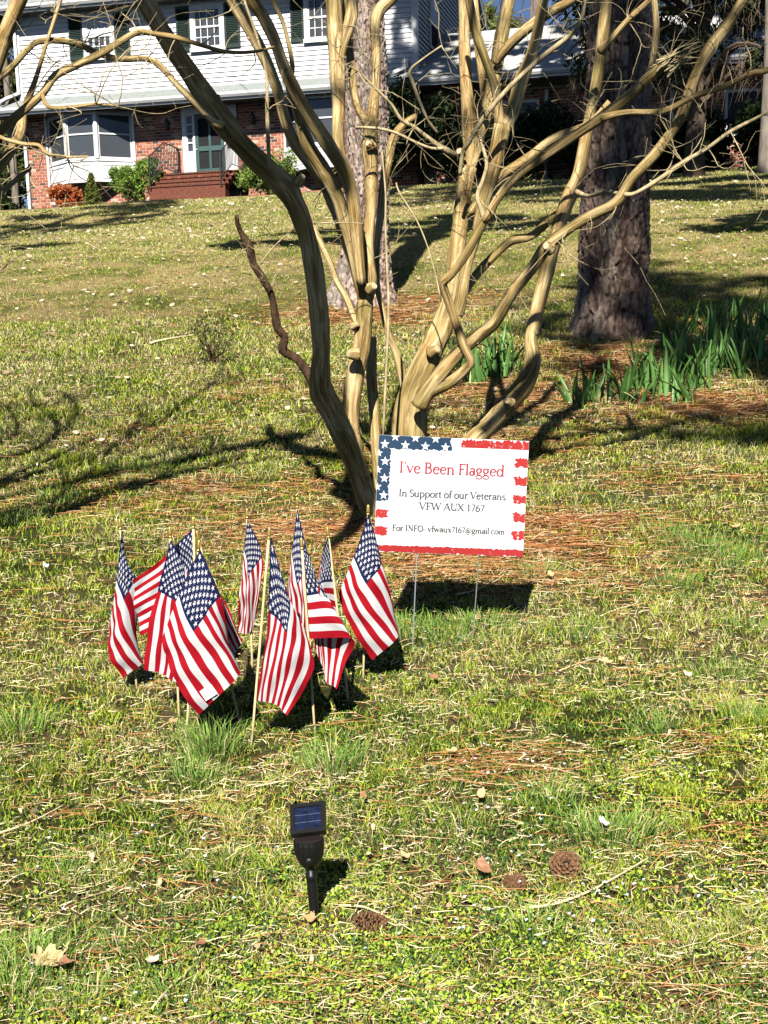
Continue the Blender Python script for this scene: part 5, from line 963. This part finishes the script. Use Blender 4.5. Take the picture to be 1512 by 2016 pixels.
GL = {
 'I': (stem(.2, 0, 1), .42), "'": ([([(.13, 1.02), (.07, .78)], [.11, .03])], .22), 'v': ([ln_(.08, XH, .32, 0), ln_(.32, 0, .54, XH, TN), sf(.08, XH - .02, .1), sf(.54, XH - .02, .08)], .62),
 'w': ([ln_(.06, XH, .24, 0), ln_(.24, 0, .42, XH, TN), ln_(.42, XH, .60, 0), ln_(.60, 0, .78, XH, TN), sf(.06, XH - .02, .09), sf(.78, XH - .02, .08)], .86), 'e': ([arc(.31, .32, .23, .32, 12, 325), ln_(.10, .37, .53, .37, TN)], .6),
 'n': (stem(.14, 0, XH, 1, 2) + [arc(.34, .40, .2, .22, 170, 0), ln_(.54, .42, .54, 0), sf(.54, .02)], .70), 'm': (stem(.14, 0, XH, 1, 2) + [arc(.31, .40, .17, .22, 170, 0), ln_(.48, .42, .48, 0), sf(.48, .02), arc(.65, .40, .17, .22, 170, 0), ln_(.82, .42, .82, 0), sf(.82, .02)], .98),
 'u': ([ln_(.14, XH, .14, .2), arc(.33, .22, .19, .22, 180, 350), sf(.08, XH - .02, .07)] + stem(.53, 0, XH, 1, 2), .70), 'r': (stem(.14, 0, XH, 1, 2) + [arc(.32, .42, .18, .2, 170, 50)], .46), 'p': (stem(.14, -.33, XH, 1, 2) + [arc(.34, .32, .25, .32, -160, 160)], .68),
 'd': ([arc(.30, .32, .23, .32, 20, 340)] + stem(.54, 0, 1.05, 1, 2), .70), 'g': ([arc(.28, .43, .19, .21, 0, 360), arc(.30, -.15, .26, .16, 0, 360, True), ([(.17, .24), (.12, .10), (.40, .03), (.54, -.10)], [TN, TN, .09, TN]), ln_(.42, .60, .56, .62, TN)], .60),
 'a': ([arc(.25, .18, .17, .18, 0, 360), ln_(.46, .46, .46, .06), ln_(.46, .05, .56, .03, TN), arc(.29, .45, .17, .19, 0, 160)], .58), 'o': ([arc(.32, .32, .25, .32, 0, 360)], .64), 'f': (stem(.17, 0, .85, 1, 0) + [arc(.33, .85, .16, .2, 180, 40), ln_(.03, XH - .02, .34, XH - .02, TN)], .38),
 'l': (stem(.14, 0, 1.05, 1, 2), .30), 'i': (stem(.14, 0, XH, 1, 2) + [ln_(.14, .84, .14, .95, .12)], .30), 't': ([ln_(.17, .82, .17, .12), arc(.29, .14, .12, .13, 180, 300), ln_(.03, XH - .02, .34, XH - .02, TN)], .40), 's': ([arc(.24, .48, .15, .15, 20, 270), arc(.24, .16, .17, .16, 90, -160)], .48),
 'c': ([arc(.31, .32, .24, .32, 45, 320)], .55), 'B': (stem(.17, 0, 1) + [arc(.30, .76, .26, .23, 90, -90), arc(.32, .27, .31, .26, 90, -90), ln_(.17, .98, .32, .98, TN), ln_(.17, .525, .32, .525, TN), ln_(.17, .02, .34, .02, TN)], .74), 'F': (stem(.17, 0, 1) + [ln_(.17, .98, .56, .98, TN), ln_(.56, .99, .57, .80, TN), ln_(.17, .52, .44, .52, TN), ln_(.44, .60, .44, .44, TN)], .62),
 'S': ([arc(.30, .75, .21, .24, 25, 270), arc(.30, .26, .23, .25, 90, -155)], .58), 'V': ([ln_(.07, 1, .40, 0), ln_(.40, 0, .72, 1, TN), sf(.07, .98), sf(.72, .98, .1)], .78), 'W': ([ln_(.07, 1, .32, 0), ln_(.32, 0, .57, 1, TN), ln_(.55, 1, .82, 0), ln_(.82, 0, 1.06, 1, TN), sf(.07, .98), sf(1.06, .98, .1)], 1.12),
 'A': ([ln_(.06, 0, .38, 1, TN), ln_(.38, 1, .72, 0), ln_(.18, .34, .58, .34, TN), sf(.06, .02, .1), sf(.72, .02)], .78), 'U': ([ln_(.17, 1, .17, .3), arc(.42, .30, .25, .30, 180, 360), ln_(.67, .3, .67, 1, TN), sf(.17, .98), sf(.67, .98, .1)], .82), 'X': ([ln_(.10, 1, .66, 0), ln_(.64, 1, .08, 0, TN), sf(.10, .98), sf(.64, .98, .1), sf(.66, .02), sf(.08, .02, .1)], .76),
 'N': ([ln_(.16, 0, .16, 1, TN), ln_(.14, 1, .70, 0), ln_(.70, 0, .70, 1, TN), sf(.14, .98), sf(.16, .02, .1), sf(.70, .98, .1)], .86), 'O': ([arc(.45, .5, .38, .5, 0, 360)], .90), '1': ([ln_(.26, 0, .26, .95), ln_(.12, .84, .26, .95, TN), sf(.26, .02)], .50), '7': ([ln_(.06, .93, .48, .93, .07), ln_(.48, .93, .20, 0, .10)], .52),
 '6': ([arc(.28, .28, .20, .28, 0, 360), ([(.09, .30), (.14, .64), (.27, .86), (.44, .96)], [TH, .10, .07, TN])], .55), '-': ([ln_(.05, .32, .30, .32, .06)], .36), '.': ([ln_(.12, -.01, .12, .10, .11)], .24), '@': ([arc(.50, .30, .44, .50, 330, 30 - 0 + 0) if 0 else arc(.50, .30, .43, .50, -15, 300, True), arc(.46, .30, .15, .22, 0, 360), ([(.62, .50), (.60, .14), (.72, .08), (.90, .22)], [.08, .06, TN, TN])], 1.02),
 'x': ([ln_(.08, XH, .50, 0), ln_(.50, XH, .06, 0, TN), sf(.08, XH - .02, .09), sf(.50, .02, .09)], .58), ' ': ([], .30)}
def lettering(txt, a0, a1, vb, cap, mat, bold=1.):
    tot = sum(GL[c][1] for c in txt); sx = (a1 - a0) / tot; x0 = a0; mb = MB(); q_ = 0
    for c in txt:
        for ps, ws in GL[c][0]:
            P_ = np.array([(px_ * sx * AR, py_ * cap) for px_, py_ in ps]); W_ = np.array(ws) * cap * bold; d = np.gradient(P_, axis=0); d /= np.linalg.norm(d, axis=1)[:, None] + 1e-9; nn = np.stack([-d[:, 1], d[:, 0]], 1) * W_[:, None] / 2; n = len(mb.v); q_ = (q_ + 1) % 5; oz = OF + .0002 * q_
            for A_, B_ in zip(P_ + nn, P_ - nn):
                for z_ in (A_, B_): mb.v.append(tuple(SS(x0 + z_[0] / AR, vb - z_[1], oz)))
            for k in range(len(ps) - 1): mb.f.append((n + 2 * k, n + 2 * k + 1, n + 2 * k + 3, n + 2 * k + 2)); mb.m.append(0)
        x0 += GL[c][1] * sx
    part(mb, 'lettering', mat, board)
redT = plain('red_ink', (.28, .024, .04), .5, .2, .03); greyT = plain('grey_ink', (.06, .06, .066), .5, .2, .03)
lettering("I've Been Flagged", .145, .845, .310, .092, redT, 1.2); lettering('In Support of our Veterans', .15, .862, .512, .060, greyT, 1.5); lettering('VFW AUX 1767', .29, .725, .618, .060, greyT, 1.5); lettering('For INFO- vfwaux7167@gmail.com', .118, .868, .808, .050, greyT, 1.6)
wireM = plain('galvanised_wire', (.55, .55, .53), .35, .5, .05, metal=.8)
for tp_, ft_ in (((821, 1078), f0), ((944, 1083), f1)):
    a = at(*tp_, SY + .006) - so_; b = ft_ - so_; mb = MB(); mb.tube([(*a, .0024), (*b, .0024), (*(b - np.array([0, 0, .08])), .0024)], 6, 1); part(mb, 'wire_leg', wireM, sign)
mb = MB(); a = f0 - so_ + np.array([0, 0, .012]); b = f1 - so_ + np.array([0, 0, .012]); mb.tube([(*a, .0022), (*b, .0022)], 6, 1); part(mb, 'wire_crossbar', wireM, sign)

# ------------------------------------------------------------------ solar spotlight in the foreground
b = gp(620, 1812); LY = b[1]; k_ = LY / F; lamp = empty('solar_spotlight', b, 'black solar spotlight on a stake in the near lawn', 'garden light'); plast = plain('black_plastic', (.0045, .0045, .005), .42, .3, .2, 40)
up_ = at(611, 1700, LY) - b; ax = up_ / np.linalg.norm(up_); H_ = lambda py_: (1812 - py_) * k_ * 1.02
def onax(h_, r_): return (*(ax * h_), r_)
mb = MB(); mb.smooth = True; mb.tube([onax(-.09, .002), onax(-.02, .0105), onax(0, .0115), onax(H_(1730), .0128), onax(H_(1722), .0128), onax(H_(1720), .0145), onax(H_(1712), .0145), onax(H_(1710), .0118), onax(H_(1698), .0118)], 18, 1); part(mb, 'stake', plast, lamp)
mb = MB(); pr = [(1700, .0125), (1694, .020), (1684, .028), (1672, .0335), (1658, .0365), (1646, .0375), (1636, .036)]; NS = 44; vs = []; N1 = np.cross(ax, (0, 1, 0)); N1 /= np.linalg.norm(N1); N2 = np.cross(ax, N1)
for py_, r_ in pr:
    for j in range(NS): a_ = 6.28318 * j / NS; rr = r_ * (1 - (.05 if j % 4 == 0 else 0)); vs.append(ax * H_(py_) + (N1 * math.cos(a_) + N2 * math.sin(a_)) * rr)
fs = [(i * NS + j, i * NS + (j + 1) % NS, (i + 1) * NS + (j + 1) % NS, (i + 1) * NS + j) for i in range(len(pr) - 1) for j in range(NS)] + [tuple(range(NS - 1, -1, -1)), tuple((len(pr) - 1) * NS + j for j in range(NS))]; mb.add(vs, fs); part(mb, 'ribbed_housing', plast, lamp)
mb = MB(); mb.smooth = True; c = ax * H_(1676) + np.array([0, -.030, 0]); mb.tube([(*(c + np.array([0, .02, 0])), .011), (*c, .0115), (*(c + np.array([0, -.006, -.001])), .010), (*(c + np.array([0, -.008, -.001])), .004)], 16, 1); part(mb, 'pivot_knob', plast, lamp)
mb = MB(); c = ax * H_(1664) + np.array([-.040, .0, 0]); mb.tube([(*(c + np.array([.02, 0, 0])), .006), (*c, .007), (*(c - np.array([.004, 0, 0])), .004)], 12, 1); part(mb, 'side_screw', plast, lamp)
# tilted square panel: facing up towards the sun behind the camera
pc = at(606, 1611, LY - .012) - b; tl = R(40); ex = np.array([math.cos(R(7)), -.05, math.sin(R(7))]); ex /= np.linalg.norm(ex); nrm = np.array([.03, -math.sin(tl), math.cos(tl)]); nrm -= ex * (nrm @ ex); nrm /= np.linalg.norm(nrm); ey_ = np.cross(nrm, ex)
def pbox(mb, x0, x1, y0, y1, z0, z1):
    vs = [pc + ex * x + ey_ * y + nrm * z for z in (z0, z1) for x, y in ((x0, y0), (x1, y0), (x1, y1), (x0, y1))]; mb.add(vs, [(3, 2, 1, 0), (4, 5, 6, 7), (0, 1, 5, 4), (1, 2, 6, 5), (2, 3, 7, 6), (3, 0, 4, 7)])
S_ = .0425; B_ = .0105; mb = MB(); pbox(mb, -S_, S_, -S_, S_, -.014, 0); pbox(mb, -S_, S_, -S_, -S_ + B_, 0, .004); pbox(mb, -S_, S_, S_ - B_, S_, 0, .004); pbox(mb, -S_, -S_ + B_, -S_ + B_, S_ - B_, 0, .0039); pbox(mb, S_ - B_, S_, -S_ + B_, S_ - B_, 0, .0039); pbox(mb, -.022, .022, -.03, .02, -.032, -.0138); pn = part(mb, 'panel_frame', plast, lamp)
m, t, p = base_mat('solar_cell', .22, .35); L = t.links.new; tc = node(t, 'ShaderNodeTexCoord'); nz = node(t, 'ShaderNodeTexVoronoi'); nz.inputs['Scale'].default_value = 90; L(tc.outputs['Object'], nz.inputs['Vector']); r = ramp(t, [(.0, (.004, .006, .018)), (1, (.010, .016, .042))]); L(nz.outputs['Color'], r.inputs[0]); L(r.outputs[0], p.inputs['Base Color'])
for x0 in (-S_ + B_ + .001, .0012):
    mb = MB(); pbox(mb, x0, x0 + S_ - B_ - .0022, -S_ + B_ + .001, S_ - B_ - .001, .0002, .0012); cl = part(mb, 'solar_cell', m, pn)
    mb = MB()
    for f in (.33, .66): pbox(mb, x0, x0 + S_ - B_ - .0022, -S_ + B_ + f * 2 * (S_ - B_) - .0004, -S_ + B_ + f * 2 * (S_ - B_) + .0004, .0012, .0015)
    part(mb, 'contact_lines', plain('contact_silver', (.10, .13, .22), .4, .5), cl)

# ------------------------------------------------------------------ cones, leaves, stalks on the lawn
coneM = noise_mat('cone_scale', [(.3, (.06, .028, .014)), (.7, (.22, .115, .055))], 160, rough=.75, spec=.2, rand=.1)
def cone(px_, py_, L_, W_, axis, label, seed):
    b = gp(px_, py_); e = empty('pine_cone', b + np.array([0, 0, .004]), label, 'pine cone'); rs = np.random.RandomState(seed); A = np.array(axis, float); A /= np.linalg.norm(A); N_ = np.cross(A, (.3, .9, .2)); N_ /= np.linalg.norm(N_); M_ = np.cross(A, N_); o_ = np.array([0, 0, W_ * .8])
    mb = MB(); mb.tube([(*(o_ - A * L_ * .48), W_ * .3), (*o_, W_ * .55), (*(o_ + A * L_ * .45), W_ * .12)], 8, 3); core = part(mb, 'core', woodM, e); n = 96; mb = MB()
    for i in range(n):
        f = (i + .5) / n; a = i * 2.39996; r_ = W_ * (math.sin(math.pi * (.12 + .82 * f)) ** .7); d = N_ * math.cos(a) + M_ * math.sin(a); c = o_ + A * (f - .5) * L_ + d * r_ * .55; out = d * .85 + A * (.15 + .5 * f); out /= np.linalg.norm(out); tz = np.cross(out, A); tz /= np.linalg.norm(tz) + 1e-9; nn = np.cross(tz, out); l_ = r_ * .58 + .004; w_ = r_ * .27 + .002
        l_ *= .8 + .4 * rs.rand(); out = out + rs.randn(3) * .10; tip = c + out * l_; vs = [c - tz * w_ * .5, c + tz * w_ * .5, tip + tz * w_, tip - tz * w_, tip + nn * .0050 + tz * w_ * .8, tip + nn * .0050 - tz * w_ * .8, tip + out * .006 + nn * .002]
        mb.add(vs, [(0, 1, 2, 3), (3, 2, 6), (0, 3, 5), (1, 4, 2), (0, 5, 4, 1), (5, 6, 4), (5, 3, 6), (4, 6, 2)])
    part(mb, 'scales', coneM, e); return e
cone(1110, 1728, .058, .030, (.15, -.75, .55), 'round brown pine cone facing the camera, beside a long straw', 1); cone(726, 1835, .075, .021, (1, -.25, .05), 'brown pine cone lying on its side right of the spotlight stake', 2); cone(1010, 1755, .05, .019, (.8, .4, .1), 'weathered pine cone next to a curled brown leaf', 3)
lr = np.random.RandomState(8)
def dead_leaf(px_, py_, s, c0, c1, label, lob=5, curl=.5, rot=None, name='dead_leaf'):
    b = gp(px_, py_); a0 = lr.rand() * 6.28 if rot is None else rot; e = bpy.data.objects.new(name, None); n = 40; ring = []
    for k in range(n):
        a = 6.28318 * k / n; r_ = s * (.62 + .30 * abs(math.cos(a * lob / 2 + .3)) ** 1.5 + .22 * math.cos(a)) * (1 + .06 * lr.randn()); ring.append((math.cos(a) * r_, math.sin(a) * r_ * .72))
    V_ = [(0, 0)] + [(x * .55, y * .55) for x, y in ring] + ring; ca, sa = math.cos(a0), math.sin(a0); ux, uy = lr.randn() * .2, -.25 + lr.randn() * .15; W3 = []
    for x, y in V_:
        z = curl * (y * y * 1.2 + .6 * x * x * math.copysign(1, curl)) / s + .10 * s * math.sin(x / s * 5) * math.cos(y / s * 4); X, Y_ = x * ca - y * sa, x * sa + y * ca; W3.append((X, Y_, max(0.010, z + .036 + X * ux * .6 - Y_ * uy)))
    fs = [(0, 1 + k, 1 + (k + 1) % n) for k in range(n)] + [(1 + k, 1 + n + k, 1 + n + (k + 1) % n, 1 + (k + 1) % n) for k in range(n)]
    me = bpy.data.meshes.new(name); me.from_pydata(W3, [], fs); me.polygons.foreach_set('use_smooth', [True] * len(fs)); me.materials.append(noise_mat('dry_leaf', [(.3, c0), (.7, c1)], 45, (1, 1, 1), .75, .15, .3)); o = bpy.data.objects.new(name, me); o.location = b; put(o, label, 'leaf')
TAN, TA2 = (.42, .27, .12), (.66, .47, .25); BR_, BR2 = (.18, .085, .045), (.38, .20, .11); GR, GR2 = (.38, .36, .34), (.66, .64, .62)
for a in [(92, 1912, .054, TAN, TA2, 'large pale tan lobed leaf in the bottom left corner', 6, .35), (125, 1925, .026, BR_, BR2, 'small brown leaf tucked behind the large tan leaf', 3, .6), (612, 1838, .022, TAN, BR2, 'small tan leaf at the foot of the spotlight stake', 4, .5), (955, 1742, .034, BR_, BR2, 'curled brown leaf left of the weathered cone', 2, .7), (852, 1352, .024, BR_, BR2, 'dark curled leaf right of the front flags', 4, .6), (1196, 1322, .034, TAN, TA2, 'tan leaf lying in the right lawn below the sign', 5, .6), (1225, 1316, .022, TAN, TA2, 'small tan leaf touching a bigger one below the sign', 5, .6),
          (893, 1500, .026, TAN, TA2, 'pale tan leaf right of the taller grass tuft', 3, .5), (948, 1592, .022, TAN, TA2, 'narrow tan leaf above the brown cone', 2, .8), (800, 1712, .018, TAN, TA2, 'small tan leaf right of the spotlight', 4, .6), (1190, 1648, .020, GR, GR2, 'pale grey curled leaf right of centre', 3, .9), (718, 1592, .016, BR_, BR2, 'small red-brown leaf right of the solar panel', 2, .6), (340, 1442, .022, TAN, BR2, 'dull brown leaf in front of the left flags', 4, .6),
          (1355, 1348, .020, GR, TA2, 'small greyish leaf at the right side of the lawn', 4, .6), (1448, 1052, .040, TAN, TA2, 'star-shaped tan leaf near the right edge', 7, .5), (1085, 1148, .022, TAN, TA2, 'tan leaf just right of the sign leg', 4, .7), (92, 1130, .020, GR2, (.82, .8, .76), 'white scrap of leaf left of the flags', 4, .7), (400, 1885, .018, BR_, BR2, 'small purplish-brown leaf among the near flowers', 3, .8), (300, 1920, .022, TAN, GR2, 'torn pale leaf in the near left lawn', 5, .7), (880, 1150, .028, TAN, BR2, 'broad brown leaf under the sign', 4, .4), (1280, 1135, .018, TA2, (.78, .66, .5), 'pale leaf right of the sign at mid height', 4, .7), (1430, 1440, .026, BR_, GR, 'grey-brown crumpled leaf near the right edge', 4, .9)]: dead_leaf(*a)
stalkM = noise_mat('dry_stalk', [(.3, (.52, .40, .20)), (.7, (.80, .68, .42))], 30, (1, 1, 1), .7, .15)
for pts, r_, lab in [([(1032, 1802), (1090, 1795), (1150, 1770), (1210, 1745), (1285, 1692)], .0042, 'long pale dry stalk lying right of the round cone'), ([(668, 1796), (715, 1800), (760, 1815), (812, 1850)], .0030, 'bent pale straw lying over the side-lying cone'), ([(290, 1586), (340, 1590), (420, 1574)], .0028, 'thin pale stalk left of the solar panel'), ([(0, 1652), (60, 1632), (130, 1592)], .0030, 'pale stalk at the left edge of the near lawn'), ([(125, 1034), (180, 1022), (238, 1030)], .0032, 'pale twig left of the leftmost flag'), ([(296, 680), (330, 672), (385, 662)], .012, 'short pale stick on the left lawn'),
                     ([(1080, 1112), (1110, 1118), (1150, 1135)], .003, 'thin straw right of the sign leg'), ([(1180, 1222), (1215, 1208), (1250, 1195), (1262, 1180)], .0026, 'looped pale straw in the right lawn'), ([(900, 1178), (935, 1170), (975, 1150), (992, 1140)], .0034, 'grey twig between the sign legs'), ([(820, 1400), (842, 1388), (870, 1390)], .0022, 'short bent straw right of the flags'), ([(1100, 1330), (1150, 1312), (1190, 1300)], .0022, 'faint straw left of the tan leaf'), ([(500, 1560), (560, 1548), (600, 1520)], .002, 'thin straw above the solar panel'), ([(300, 2000), (340, 1955), (372, 1925)], .0028, 'brown stalk at the bottom edge')]:
    g0 = gp(*pts[0]); P_ = [gp(*q) for q in pts]; mb = MB(); mb.smooth = True; n = len(P_); mb.tube([(*(q - g0 + np.array([0, 0, .018 + .012 * math.sin(3 * i)])), r_ * (1 - .6 * i / n)) for i, q in enumerate(P_)], 6, 4, .12); o = mb.build('dry_stalk', stalkM, label=lab, cat='stalk'); o.location = g0
